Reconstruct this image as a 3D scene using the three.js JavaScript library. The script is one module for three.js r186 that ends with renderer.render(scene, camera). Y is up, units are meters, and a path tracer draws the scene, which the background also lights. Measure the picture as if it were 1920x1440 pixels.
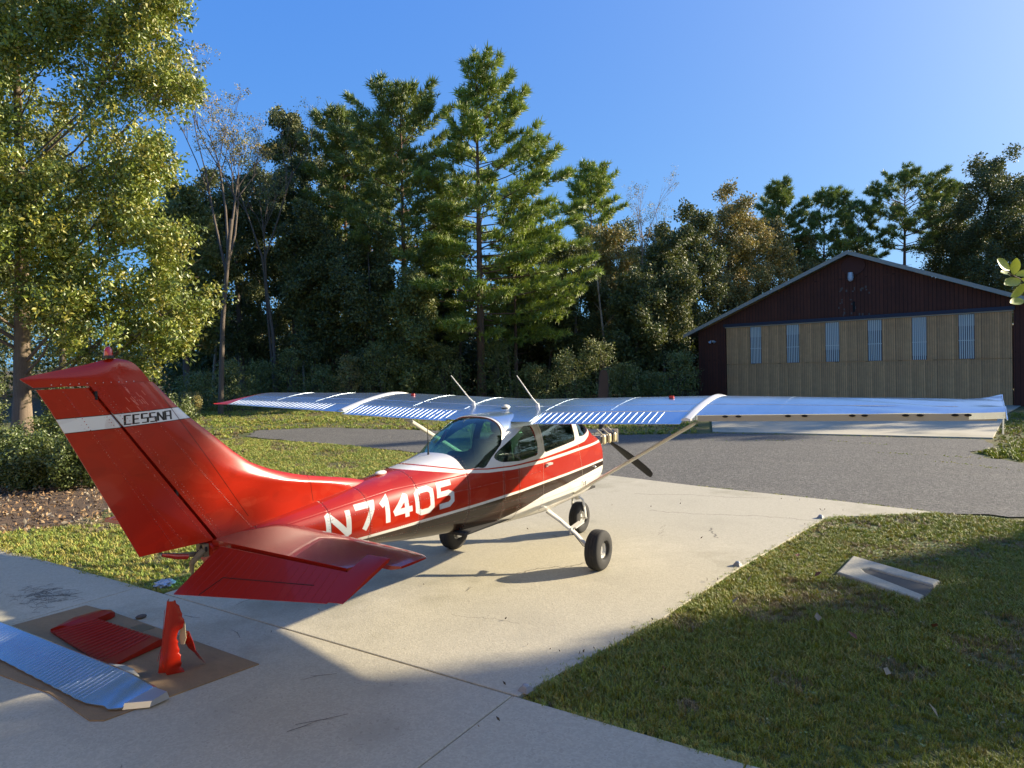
import * as THREE from 'three';
import { mergeGeometries, toCreasedNormals } from 'three/addons/utils/BufferGeometryUtils.js';
import { Brush, Evaluator, SUBTRACTION, INTERSECTION } from 'three-bvh-csg';

// ------------------------------------------------------------------ camera, sky, sun, exposure
const scene = new THREE.Scene();
const F = 1317.4;                                   // focal length in pixels of a 1920 x 1440 frame
const camera = new THREE.PerspectiveCamera(2 * Math.atan(720 / F) * 180 / Math.PI, 4 / 3, 0.1, 2000);
camera.position.set(-9.7013, 2.801, 5.1402);
const CR = new THREE.Vector3(0.54002946, -0.01638479, 0.84148661);
const CU = new THREE.Vector3(0.04018351, 0.99917225, -0.00633291);
const CF = new THREE.Vector3(0.84068631, -0.03723384, -0.54024085);
camera.quaternion.setFromRotationMatrix(new THREE.Matrix4().makeBasis(CR, CU, CF.clone().negate()));
scene.add(camera);

const SUN = new THREE.Vector3(1.95, 1.0, 1.67).normalize();
const renderer = new THREE.WebGLRenderer();
renderer.setSize(1024, 768);
renderer.toneMapping = THREE.LinearToneMapping;
renderer.toneMappingExposure = 2.5;
renderer.shadowMap.enabled = true;

{ // clear late-afternoon sky: deep blue above, paler to the horizon and towards the sun
  const w = 512, h = 256, d = new Float32Array(w * h * 4);
  for (let j = 0; j < h; j++) for (let i = 0; i < w; i++) {
    const el = ((j + 0.5) / h - 0.5) * Math.PI, az = ((i + 0.5) / w - 0.5) * 2 * Math.PI;
    const dir = new THREE.Vector3(Math.cos(el) * Math.cos(az), Math.sin(el), Math.cos(el) * Math.sin(az));
    const g = Math.acos(Math.min(1, dir.dot(SUN))) * 180 / Math.PI, e = Math.max(0, el) * 180 / Math.PI;
    const hz = Math.exp(-e / 14), gl = Math.exp(-g / 24), au = Math.exp(-g / 12);
    let r = 0.018 * (1 - hz) + 0.10 * hz + 0.30 * gl + 1.2 * au;
    let gg = 0.086 * (1 - hz) + 0.255 * hz + 0.345 * gl + 0.98 * au;
    let b = 0.31 * (1 - hz) + 0.43 * hz + 0.30 * gl + 0.62 * au;
    if (el < 0) { const k = Math.min(1, -el * 12); r += (0.05 - r) * k; gg += (0.055 - gg) * k; b += (0.04 - b) * k; }
    const o = (j * w + i) * 4; d[o] = r; d[o + 1] = gg; d[o + 2] = b; d[o + 3] = 1;
  }
  const t = new THREE.DataTexture(d, w, h, THREE.RGBAFormat, THREE.FloatType);
  t.mapping = THREE.EquirectangularReflectionMapping; t.magFilter = t.minFilter = THREE.LinearFilter; t.needsUpdate = true;
  scene.background = t; scene.environment = t;
}
const sun = new THREE.DirectionalLight(new THREE.Color(1, 0.87, 0.66), 5);
sun.position.copy(SUN).multiplyScalar(90); sun.castShadow = true; sun.shadow.radius = 1.1;
Object.assign(sun.shadow.camera, { left: -60, right: 60, top: 60, bottom: -60, near: 1, far: 260 });
sun.shadow.mapSize.set(4096, 4096);
scene.add(sun, sun.target);

// ------------------------------------------------------------------ helpers
const V = (x, y, z) => new THREE.Vector3(x, y, z);
let seed = 7;
const rnd = () => { seed |= 0; seed = seed + 0x6D2B79F5 | 0; let t = Math.imul(seed ^ seed >>> 15, 1 | seed); t = t + Math.imul(t ^ t >>> 7, 61 | t) ^ t; return ((t ^ t >>> 14) >>> 0) / 4294967296; };
const rr = (a, b) => a + (b - a) * rnd();
const lerp = (a, b, t) => a + (b - a) * t;
function interp(x, xs, ys) { if (x <= xs[0]) return ys[0]; for (let i = 1; i < xs.length; i++) if (x <= xs[i]) return lerp(ys[i - 1], ys[i], (x - xs[i - 1]) / (xs[i] - xs[i - 1])); return ys[ys.length - 1]; }
const smooth = t => { t = Math.min(1, Math.max(0, t)); return t * t * (3 - 2 * t); };
const _m = new THREE.Matrix4(), _q = new THREE.Quaternion(), _e = new THREE.Euler();
const names = {};
function numbered(n) { if (!(n in names)) { names[n] = 0; return n; } names[n]++; return n + '_' + String(names[n]).padStart(3, '0'); }
function merge(gs) {
  const out = gs.map(g => { const q = g.index ? g.toNonIndexed() : g.clone(); for (const k of Object.keys(q.attributes)) if (!['position', 'normal', 'uv'].includes(k)) q.deleteAttribute(k);
    if (!q.attributes.normal) q.computeVertexNormals(); if (!q.attributes.uv) q.setAttribute('uv', new THREE.BufferAttribute(new Float32Array(q.attributes.position.count * 2), 2)); return q; });
  return out.length === 1 ? out[0] : mergeGeometries(out);
}
function part(name, geo, mat, parent, label) {
  const m = new THREE.Mesh(Array.isArray(geo) ? merge(geo) : geo, mat); m.name = parent === scene ? numbered(name) : name; m.castShadow = m.receiveShadow = true;
  if (parent !== scene && parent) { const k = parent.children.filter(c => c.userData.base === name).length; if (k) m.name = name + '_' + String(k).padStart(3, '0'); m.userData.base = name; }
  if (label) m.userData.label = label; parent.add(m); return m;
}
function thing(name, label, category, pos = [0, 0, 0], group) {
  const o = new THREE.Group(); o.name = numbered(name); o.position.set(...pos); o.userData = { label, category }; if (group) o.userData.group = group; scene.add(o); return o;
}
function tag(o, label, category, group, kind) { Object.assign(o.userData, { label, category }); if (group) o.userData.group = group; if (kind) o.userData.kind = kind; return o; }
function struct(name, geo, mat, label, category = 'ground') { const m = part(name, geo, mat, scene); m.userData = { kind: 'structure', label, category }; return m; }
// sweep a round tapered tube along points
function tube(pts, rad, n = 6, vs = 1) {
  const P = [], N = [], U = [], I = []; let ref = V(0.31, 0.2, 0.93), len = 0;
  for (let i = 0; i < pts.length; i++) {
    const a = pts[Math.max(0, i - 1)], b = pts[Math.min(pts.length - 1, i + 1)], t = b.clone().sub(a).normalize();
    if (Math.abs(t.dot(ref)) > 0.95) ref = V(0.9, 0.1, -0.3);
    const x = ref.clone().cross(t).normalize(), y = t.clone().cross(x); const r = Array.isArray(rad) ? rad[i] : rad;
    if (i) len += pts[i].distanceTo(pts[i - 1]);
    for (let k = 0; k <= n; k++) { const a2 = k / n * Math.PI * 2, q = x.clone().multiplyScalar(Math.cos(a2)).addScaledVector(y, Math.sin(a2)); N.push(q.x, q.y, q.z); P.push(pts[i].x + q.x * r, pts[i].y + q.y * r, pts[i].z + q.z * r); U.push(k / n, len * vs); }
    ref = x.clone().cross(t).negate();
  }
  for (let i = 0; i + 1 < pts.length; i++) for (let k = 0; k < n; k++) { const a = i * (n + 1) + k, b = a + n + 1; I.push(a, a + 1, b, b, a + 1, b + 1); }
  const c0 = P.length / 3; P.push(...pts[0].toArray()); N.push(0, -1, 0); U.push(0, 0); for (let k = 0; k < n; k++) I.push(c0, k + 1, k);
  const L = pts.length - 1, c1 = P.length / 3; P.push(...pts[L].toArray()); N.push(0, 1, 0); U.push(0, 0); for (let k = 0; k < n; k++) I.push(c1, L * (n + 1) + k, L * (n + 1) + k + 1);
  const g = new THREE.BufferGeometry(); g.setAttribute('position', new THREE.Float32BufferAttribute(P, 3)); g.setAttribute('normal', new THREE.Float32BufferAttribute(N, 3)); g.setAttribute('uv', new THREE.Float32BufferAttribute(U, 2)); g.setIndex(I); return g;
}
// closed loft through rings (arrays of Vector3 of equal length); caps both ends
function loft(rings, uvf, crease = 0.6, closeEnds = true) {
  const n = rings[0].length, P = [], U = [], I = [];
  for (const r of rings) for (const p of r) { P.push(p.x, p.y, p.z); const u = uvf ? uvf(p) : [p.x, p.y]; U.push(u[0], u[1]); }
  for (let i = 0; i + 1 < rings.length; i++) for (let k = 0; k < n; k++) { const k2 = (k + 1) % n, a = i * n + k, b = i * n + k2, c = a + n, d = b + n; I.push(a, b, c, b, d, c); }
  if (closeEnds) for (const [i, f] of [[0, 1], [rings.length - 1, 0]]) {
    const c = rings[i].reduce((s, p) => s.add(p), V(0, 0, 0)).divideScalar(n), ci = P.length / 3; P.push(c.x, c.y, c.z); const u = uvf ? uvf(c) : [c.x, c.y]; U.push(u[0], u[1]);
    for (let k = 0; k < n; k++) { const a = i * n + k, b = i * n + (k + 1) % n; f ? I.push(ci, b, a) : I.push(ci, a, b); }
  }
  const g = new THREE.BufferGeometry(); g.setAttribute('position', new THREE.Float32BufferAttribute(P, 3)); g.setAttribute('uv', new THREE.Float32BufferAttribute(U, 2)); g.setIndex(I);
  return fixWinding(crease === null ? g : toCreasedNormals(g, crease));
}
function fixWinding(g) { // make the closed surface face outwards
  const p = g.attributes.position, ix = g.index; let v = 0; const a = V(), b = V(), c = V(); const n = ix ? ix.count : p.count; a.set(0, 0, 0);
  const A = V(0, 0, 0), B = V(0, 0, 0), C = V(0, 0, 0);
  for (let i = 0; i < n; i += 3) { const f = k => ix ? ix.getX(i + k) : i + k; A.fromBufferAttribute(p, f(0)); B.fromBufferAttribute(p, f(1)); C.fromBufferAttribute(p, f(2)); v += A.dot(B.cross(C)); }
  if (v < 0) {
    const q = ix ? g.toNonIndexed() : g;
    for (const k of Object.keys(q.attributes)) { const at = q.attributes[k], s = at.itemSize; for (let i = 0; i < at.count; i += 3) for (let j = 0; j < s; j++) { const t = at.array[(i + 1) * s + j]; at.array[(i + 1) * s + j] = at.array[(i + 2) * s + j]; at.array[(i + 2) * s + j] = t; } }
    if (q.attributes.normal) { const at = q.attributes.normal; for (let i = 0; i < at.array.length; i++) at.array[i] = -at.array[i]; }
    return q;
  }
  return g;
}
function box(x0, x1, y0, y1, z0, z1) { const g = new THREE.BoxGeometry(x1 - x0, y1 - y0, z1 - z0); g.translate((x0 + x1) / 2, (y0 + y1) / 2, (z0 + z1) / 2); return g; }
function slabGeo(poly, top, depth, bevel = 0) { // polygon in plan (x, z) with thickness, top face at y = top; uv in metres
  const s = new THREE.Shape(poly.map(p => new THREE.Vector2(p[0], -p[1])));
  const g = new THREE.ExtrudeGeometry(s, { depth: depth - bevel, bevelEnabled: bevel > 0, bevelSize: bevel, bevelThickness: bevel, bevelOffset: -bevel, bevelSegments: 2 });
  g.rotateX(-Math.PI / 2); g.translate(0, top - depth + (bevel > 0 ? 0 : 0), 0); return g;
}
function sheetGeo(poly, y) { const g = new THREE.ShapeGeometry(new THREE.Shape(poly.map(p => new THREE.Vector2(p[0], -p[1])))); g.rotateX(-Math.PI / 2); g.translate(0, y, 0); return g; }

// tileable value noise
function noiseGrid(n, cells, s) { const r = new Float32Array(cells * cells); let k = s * 7919 + 13; for (let i = 0; i < r.length; i++) { k = Math.imul(k ^ k >>> 15, 2246822519) + 374761393 | 0; let t = Math.imul(k ^ k >>> 13, 3266489917); r[i] = ((t ^ t >>> 16) >>> 0) / 4294967296; } 
  const o = new Float32Array(n * n), f = cells / n; for (let y = 0; y < n; y++) { const fy = y * f, y0 = Math.floor(fy), ty = smooth(fy - y0), ya = (y0 % cells) * cells, yb = ((y0 + 1) % cells) * cells; for (let x = 0; x < n; x++) { const fx = x * f, x0 = Math.floor(fx), tx = smooth(fx - x0), xa = x0 % cells, xb = (x0 + 1) % cells; o[y * n + x] = lerp(lerp(r[ya + xa], r[ya + xb], tx), lerp(r[yb + xa], r[yb + xb], tx), ty); } } return o; }
function fbm(n, octs, s) { const o = new Float32Array(n * n); let w = 0; octs.forEach(([c, a], i) => { const g = noiseGrid(n, c, s + i * 17); for (let k = 0; k < o.length; k++) o[k] += g[k] * a; w += a; }); for (let k = 0; k < o.length; k++) o[k] /= w; return o; }
const toS = v => 255 * Math.max(0, Math.min(1, v <= 0.0031308 ? v * 12.92 : 1.055 * Math.pow(v, 1 / 2.4) - 0.055));
function colourTex(n, f, size) { const d = new Uint8Array(n * n * 4); for (let i = 0; i < n * n; i++) { const c = f(i, i % n, Math.floor(i / n)); d[i * 4] = toS(c[0]); d[i * 4 + 1] = toS(c[1]); d[i * 4 + 2] = toS(c[2]); d[i * 4 + 3] = 255; }
  const t = new THREE.DataTexture(d, n, n); t.colorSpace = THREE.SRGBColorSpace; t.wrapS = t.wrapT = THREE.RepeatWrapping; t.magFilter = THREE.LinearFilter; t.minFilter = THREE.LinearMipmapLinearFilter; t.generateMipmaps = true; t.repeat.set(1 / size, 1 / size); t.needsUpdate = true; return t; }
function greyTex(n, f, size) { const d = new Uint8Array(n * n * 4); for (let i = 0; i < n * n; i++) { const v = Math.max(0, Math.min(255, 255 * f(i, i % n, Math.floor(i / n)))); d[i * 4] = d[i * 4 + 1] = d[i * 4 + 2] = v; d[i * 4 + 3] = 255; }
  const t = new THREE.DataTexture(d, n, n); t.wrapS = t.wrapT = THREE.RepeatWrapping; t.magFilter = THREE.LinearFilter; t.repeat.set(1 / size, 1 / size); t.needsUpdate = true; return t; }
const std = (o) => new THREE.MeshStandardMaterial(o);
const lin = (r, g, b) => new THREE.Color().setRGB(r, g, b);

// ------------------------------------------------------------------ ground materials
const nA = fbm(1024, [[4, 1], [9, .8], [21, .6], [64, .5], [170, .5], [512, .6]], 3);
const nB = fbm(1024, [[6, 1], [16, .7], [40, .6], [128, .7], [340, .8]], 11);
const nC = fbm(1024, [[128, 1], [256, 1], [512, 1]], 23);
const clamp01 = v => Math.max(0, Math.min(1, v));
const lawnMap = colourTex(1024, i => { const a = nA[i], b = nB[i], c = nC[i], dry = clamp01((b - .47) * 5), k = .55 + c * .9; return [lerp(.075, .15, dry) * k, lerp(.095, .12, dry) * k, lerp(.02, .045, dry) * k]; }, 5);
const lawnBump = greyTex(1024, i => nC[i], 5);
const lawnMat = std({ map: lawnMap, bumpMap: lawnBump, bumpScale: 0.04, roughness: 1, vertexColors: true });
// concrete: one 14 m tile with stains, cracks and fine sand grain
const cN = fbm(2048, [[5, 1], [11, .9], [28, .6], [90, .35]], 41), cF = fbm(2048, [[300, .6], [700, 1], [1024, 1]], 57);
const crackSet = new Float32Array(2048 * 2048);
function stampCrack(x0, z0, x1, z1, wob, wid) { let x = x0, z = z0; const n = 260; for (let i = 0; i <= n; i++) { const t = i / n; const px = lerp(x0, x1, t) + wob * (Math.sin(t * 9 + x0) * .5 + Math.sin(t * 31 + z0) * .22 + Math.sin(t * 73) * .1), pz = lerp(z0, z1, t) + wob * (Math.cos(t * 11 + z0) * .5 + Math.sin(t * 43 + x0) * .2); const u = ((px / 14 % 1) + 1) % 1 * 2048, v = ((-pz / 14 % 1) + 1) % 1 * 2048; const iu = Math.floor(u), iv = Math.floor(v); for (let a = -wid; a <= wid; a++) for (let b = -wid; b <= wid; b++) if (rnd() < .75) crackSet[((iv + a + 2048) % 2048) * 2048 + (iu + b + 2048) % 2048] = 1; } }
stampCrack(-2.05, .25, -1.15, .95, .09, 1); stampCrack(-1.15, .95, -.85, .9, .05, 1); stampCrack(-1.6, .8, -1.2, 1.2, .04, 0);
stampCrack(2.2, .3, 2.9, 3.1, .12, 1); stampCrack(.6, 1.2, 1.3, 1.0, .08, 0); stampCrack(3.6, -.5, 4.3, 1.8, .1, 1); stampCrack(-3.7, .4, -3.5, 1.2, .05, 0);
stampCrack(.9, 2.0, 1.5, 1.7, .06, 1);
const spots0 = [[-5.3, .9, .3, .3], [-6.3, .2, .5, .22], [-5.9, 1.4, .3, .3], [.3, .1, .45, .55], [.9, -.2, .3, .6], [-2.0, 1.4, .6, .25], [-3.6, 1.0, .8, .2], [1.8, 1.6, .7, .2], [-5.7, -4.3, .35, .6], [-7.5, 1.0, .8, .25], [3.2, .6, .6, .22], [-4.2, -1.5, .6, .3]].map(([x, z, r, a]) => [((x / 14 % 1) + 1) % 1 * 2048, ((-z / 14 % 1) + 1) % 1 * 2048, r / 14 * 2048, a]);
const stainAt = (x, y) => { let s = 0; for (const [a, b, r, k] of spots0) { const dx = x - a, dy = y - b, d = (dx * dx + dy * dy) / (r * r); if (d < 1) s = Math.max(s, k * (1 - d)); } return s; };
const concMap = colourTex(2048, (i, px, py) => { const a = cN[i], f = cF[i]; const stain = clamp01((a - .52) * 4), fleck = f > .69 ? .74 : f < .32 ? 1.12 : 1; let k = (0.86 + (f - .5) * .55) * fleck * lerp(1.08, .76, stain); const so = stainAt(px, py); if (so > 0) k *= 1 - .55 * clamp01(so * (cN[(i * 3) % cN.length] - .32) * 3.2 + (f - .5) * so * 1.4); const pale = clamp01((cN[(i + 777777) % cN.length] - .60) * 6); k *= 1 + .10 * pale; if (crackSet[i]) k *= .42; return [.445 * k, .402 * k, .290 * k * lerp(1, .94, stain)]; }, 14);
const concBump = greyTex(1024, i => nC[i] * .6 + nB[i] * .4, 2.3);
const concMat = std({ map: concMap, bumpMap: concBump, bumpScale: 0.004, roughness: .86 });
const asphMap = colourTex(1024, i => { const b = nB[i], c = nC[i], g = nA[i]; const k = (.76 + (c - .5) * 1.5) * lerp(.85, 1.2, g); const st = c > .68 ? 1.25 : 1; const pale = clamp01((b - .5) * 3) * .5; return [(.150 + pale * .085) * k * st, (.142 + pale * .075) * k * st, (.122 + pale * .055) * k * st]; }, 4);
const asphMat = std({ map: asphMap, bumpMap: greyTex(1024, i => nC[i], 2), bumpScale: 0.02, roughness: .95 });
const litterMap = colourTex(1024, i => { const c = nC[i], b = nB[i]; const k = .35 + c * 1.1; return [lerp(.10, .20, b) * k, lerp(.07, .125, b) * k, lerp(.045, .07, b) * k]; }, 2.5);
const litterMat = std({ map: litterMap, bumpMap: greyTex(1024, i => nC[i], 2.5), bumpScale: 0.05, roughness: 1 });

// ------------------------------------------------------------------ terrain: one sheet to the horizon
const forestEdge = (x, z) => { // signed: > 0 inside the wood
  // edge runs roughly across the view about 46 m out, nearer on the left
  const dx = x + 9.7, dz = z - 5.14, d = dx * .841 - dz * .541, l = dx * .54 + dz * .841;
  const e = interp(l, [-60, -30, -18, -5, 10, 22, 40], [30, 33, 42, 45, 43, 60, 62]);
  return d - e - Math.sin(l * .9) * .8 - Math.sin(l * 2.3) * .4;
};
{
  const ax = []; for (let v = -420; v < -62; v += 30) ax.push(v); for (let v = -60; v <= 62; v += 0.75) ax.push(v); for (let v = 72; v <= 420; v += 30) ax.push(v);
  const n = ax.length, P = [], C = [], U = [], I = []; const q = [];
  for (let j = 0; j < n; j++) for (let i = 0; i < n; i++) {
    const x = ax[i] + 10, z = ax[j] - 8; P.push(x, -0.035, z); U.push(x, -z);
    const w = Math.sin(x * .43 + Math.sin(z * .31) * 1.7) * Math.sin(z * .37 + 1.3 + Math.sin(x * .23)), w2 = Math.sin(x * 1.7 + z * .6) * Math.sin(z * 1.3 - x * .5);
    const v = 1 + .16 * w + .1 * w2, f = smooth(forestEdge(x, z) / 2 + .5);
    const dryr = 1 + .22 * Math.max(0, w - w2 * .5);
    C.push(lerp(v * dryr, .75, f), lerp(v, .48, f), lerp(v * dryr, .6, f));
  }
  for (let j = 0; j + 1 < n; j++) for (let i = 0; i + 1 < n; i++) { const a = j * n + i, b = a + 1, c = a + n, d = c + 1; I.push(a, c, b, b, c, d); }
  const g = new THREE.BufferGeometry(); g.setAttribute('position', new THREE.Float32BufferAttribute(P, 3)); g.setAttribute('color', new THREE.Float32BufferAttribute(C, 3)); g.setAttribute('uv', new THREE.Float32BufferAttribute(U, 2)); g.setIndex(I); g.computeVertexNormals();
  struct('lawn_ground', g, lawnMat, 'wide green lawn with dry patches around the apron and taxiway');
}
// apron slabs with open joints
const apron = new THREE.Group(); apron.name = 'concrete_apron'; apron.userData = { kind: 'structure', label: 'pale concrete apron of big slabs under the aeroplane', category: 'apron' }; scene.add(apron);
const edgeR = [[-4.88, 2.05], [-2.65, 2.45], [-.35, 2.70], [3.0, 3.18], [3.35, 3.42], [4.45, 4.78]];
const apronPoly = [[-4.885, -3.05], ...edgeR, [4.71, 3.19], [4.87, 1.43], [5.0, .28], [5.33, -1.6], [5.5, -3.05]];
function jitterEdge(poly, amp) { const o = []; for (let i = 0; i < poly.length; i++) { const a = poly[i], b = poly[(i + 1) % poly.length], L = Math.hypot(b[0] - a[0], b[1] - a[1]), n = Math.max(1, Math.round(L / .35)); for (let k = 0; k < n; k++) { const t = k / n; o.push([lerp(a[0], b[0], t) + (k ? rr(-amp, amp) : 0), lerp(a[1], b[1], t) + (k ? rr(-amp, amp) : 0)]); } } return o; }
part('slab', slabGeo(apronPoly, 0, .12, .008), concMat, apron);
const rearX = -4.9;
for (const [z0, z1] of [[-14.5, -9.05], [-9.04, -3.56], [-3.548, 2.0], [2.012, 3.9], [3.912, 8]]) {
  const xf = z => z < -3.6 ? -4.98 : z > 2 ? -4.9 : rearX;
  part('slab', slabGeo([[-15, z0], [-15, z1], [xf(z1 - .01) + (z1 > 7 ? .25 : 0), z1], [xf(z0 + .01), z0]], 0, .12, .008), concMat, apron);
}
struct('asphalt_taxiway', sheetGeo(jitterEdge([[5.36, -1.6], [5.03, .28], [4.90, 1.43], [4.74, 3.19], [4.48, 4.8], [4.85, 6.1], [3.5, 11], [1.5, 18], [0, 30], [7, 30], [8, 20], [9.0, 13], [9.3, 8], [9.9, 6.5], [11.6, 6.6], [12.3, 5.6], [13.5, 5.3], [14.6, 5.9], [16.9, 5.7], [16.0, 1.0], [15.3, -2.2], [13.4, -5], [12.2, -9], [11.66, -13.2], [10.9, -17.5], [9.0, -19.3], [7.2, -17.8], [6.9, -13.4], [6.6, -9.3], [6.0, -5.5], [5.5, -3.0]], .12), -.012), asphMat, 'weathered grey asphalt taxiway between apron and hangar pad', 'taxiway');
const hangA = V(36.3, 0, -7.77), hangD = V(-.19, 0, .982).normalize(), hangN = V(-hangD.z, 0, hangD.x).negate(); // hangN points away from the camera
if (hangN.dot(CF) < 0) hangN.negate();
const onH = (s, y, d = 0) => hangA.clone().addScaledVector(hangD, s).addScaledVector(hangN, d).setY(y);
{
  const a = onH(-.3, 0, .4), b = onH(15.6, 0, .4);
  struct('hangar_pad', slabGeo([[15.6, -2.5], [17.3, 5.95], [28.0, 6.75], [b.x, b.z], [a.x, a.z], [30, -7]], .012, .1, .006), concMat, 'pale concrete pad in front of the hangar door', 'pad');
}
struct('litter_bed', sheetGeo(jitterEdge([[-4.6, -8.6], [-3.5, -8.25], [-2.6, -8.9], [-1.3, -9.6], [1, -11], [4, -14], [4, -22], [-2, -24], [-9, -20], [-6.2, -11]], .15), -.022), litterMat, 'brown bed of fallen leaves under the shrubs at left', 'ground');

// ------------------------------------------------------------------ aeroplane
const plane = thing('light_aeroplane', 'red, white and brown high-wing propeller aeroplane parked tail-on on the concrete apron', 'aeroplane');
function canvasTex(w, h, draw, rep) { const c = document.createElement('canvas'); c.width = w; c.height = h; draw(c.getContext('2d'), w, h); const t = new THREE.CanvasTexture(c); t.colorSpace = THREE.SRGBColorSpace; t.anisotropy = 8; return t; }
const RED = '#961c08', REDD = '#8a1a0a', WHITE = '#cfccc2', BROWN = '#2a1b11';
// paint layout of the fuselage: the left half of the canvas rows is the right side of the aircraft, the other row the left side
const FX0 = -6.7, FX1 = 0.3, FY0 = 0.55, FY1 = 2.35, TW = 2048, TH = 1024;
const fu = x => (x - FX0) / (FX1 - FX0), fv = y => (y - FY0) / (FY1 - FY0);
const curve = (a) => a; // lists of [x, y]
const redLow = [[-6.7, 1.07], [-4.95, 1.09], [-4.3, 1.11], [-3.08, 1.145], [-1.83, 1.19], [.3, 1.245]];
const stripe = [[-4.32, 1.78], [-4.2, 1.655], [-3.9, 1.60], [-3.42, 1.515], [-3.0, 1.465], [-2.57, 1.44], [-1.86, 1.43], [-.9, 1.465], [.3, 1.50]];
const brownLow = [[-3.6, .55], [-3.05, .76], [-2.63, .86], [-1.83, 1.01], [-.8, 1.085], [.3, 1.16]];
function poly(c, pts, X, Y) { c.beginPath(); pts.forEach((p, i) => i ? c.lineTo(X(p[0]), Y(p[1])) : c.moveTo(X(p[0]), Y(p[1]))); }
const glyphs = { N: [[[0, 1], [0, 0], [.62, 1], [.62, 0]]], '7': [[[0, 0], [.58, 0], [.55, .22], [.25, 1]]], '1': [[[.0, .2], [.2, 0], [.2, 1]]], '4': [[[.46, 1], [.46, .02], [0, .68], [.66, .68]]], '0': [[[.14, 0], [.44, 0], [.58, .14], [.58, .86], [.44, 1], [.14, 1], [0, .86], [0, .14], [.14, 0]]], '5': [[[.54, 0], [.03, 0], [0, .44], [.4, .44], [.55, .56], [.55, .86], [.41, 1], [0, 1]]],
  C: [[[.6, .0], [0, 0], [0, 1], [.6, 1]]], E: [[[.6, 0], [0, 0], [0, 1], [.6, 1]], [[0, .5], [.5, .5]]], S: [[[.6, 0], [0, 0], [0, .5], [.6, .5], [.6, 1], [0, 1]]], A: [[[0, 1], [0, 0], [.6, 0], [.6, 1]], [[0, .55], [.6, .55]]] };
function letters(c, str, x0, y0, wid, hgt, lw, X, Y, col, gap = .95, slope = 0) { // x0..: aircraft metres, baseline top y0, reading towards +x
  const adv = str.split('').map(ch => ch === '1' ? gap - .42 : gap), tot = adv.reduce((a, b) => a + b, 0) - (gap - .62), sx = wid / tot; let x = x0; c.strokeStyle = col; c.lineJoin = 'miter'; c.miterLimit = 4; c.lineCap = 'butt'; c.lineWidth = lw;
  str.split('').forEach((ch, k) => { c.miterLimit = ch === 'N' || ch === '4' ? 1.4 : 4; for (const st of glyphs[ch]) { c.beginPath(); st.forEach((p, i) => { const px = X(x + p[0] * sx), py = Y(y0 + slope * (x + p[0] * sx - x0) - p[1] * hgt); i ? c.lineTo(px, py) : c.moveTo(px, py); }); c.stroke(); } x += adv[k] * sx; });
}
function speck(c, x, y, w, h, n, cols) { for (let i = 0; i < n; i++) { c.fillStyle = cols[Math.floor(rnd() * cols.length)]; const s = rr(.6, 1.8); c.fillRect(x + rnd() * w, y + rnd() * h, s, s * rr(.6, 1.4)); } }
const rivetRows = [-5.9, -5.2, -4.75, -4.1, -3.35, -2.72, -2.42];
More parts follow.
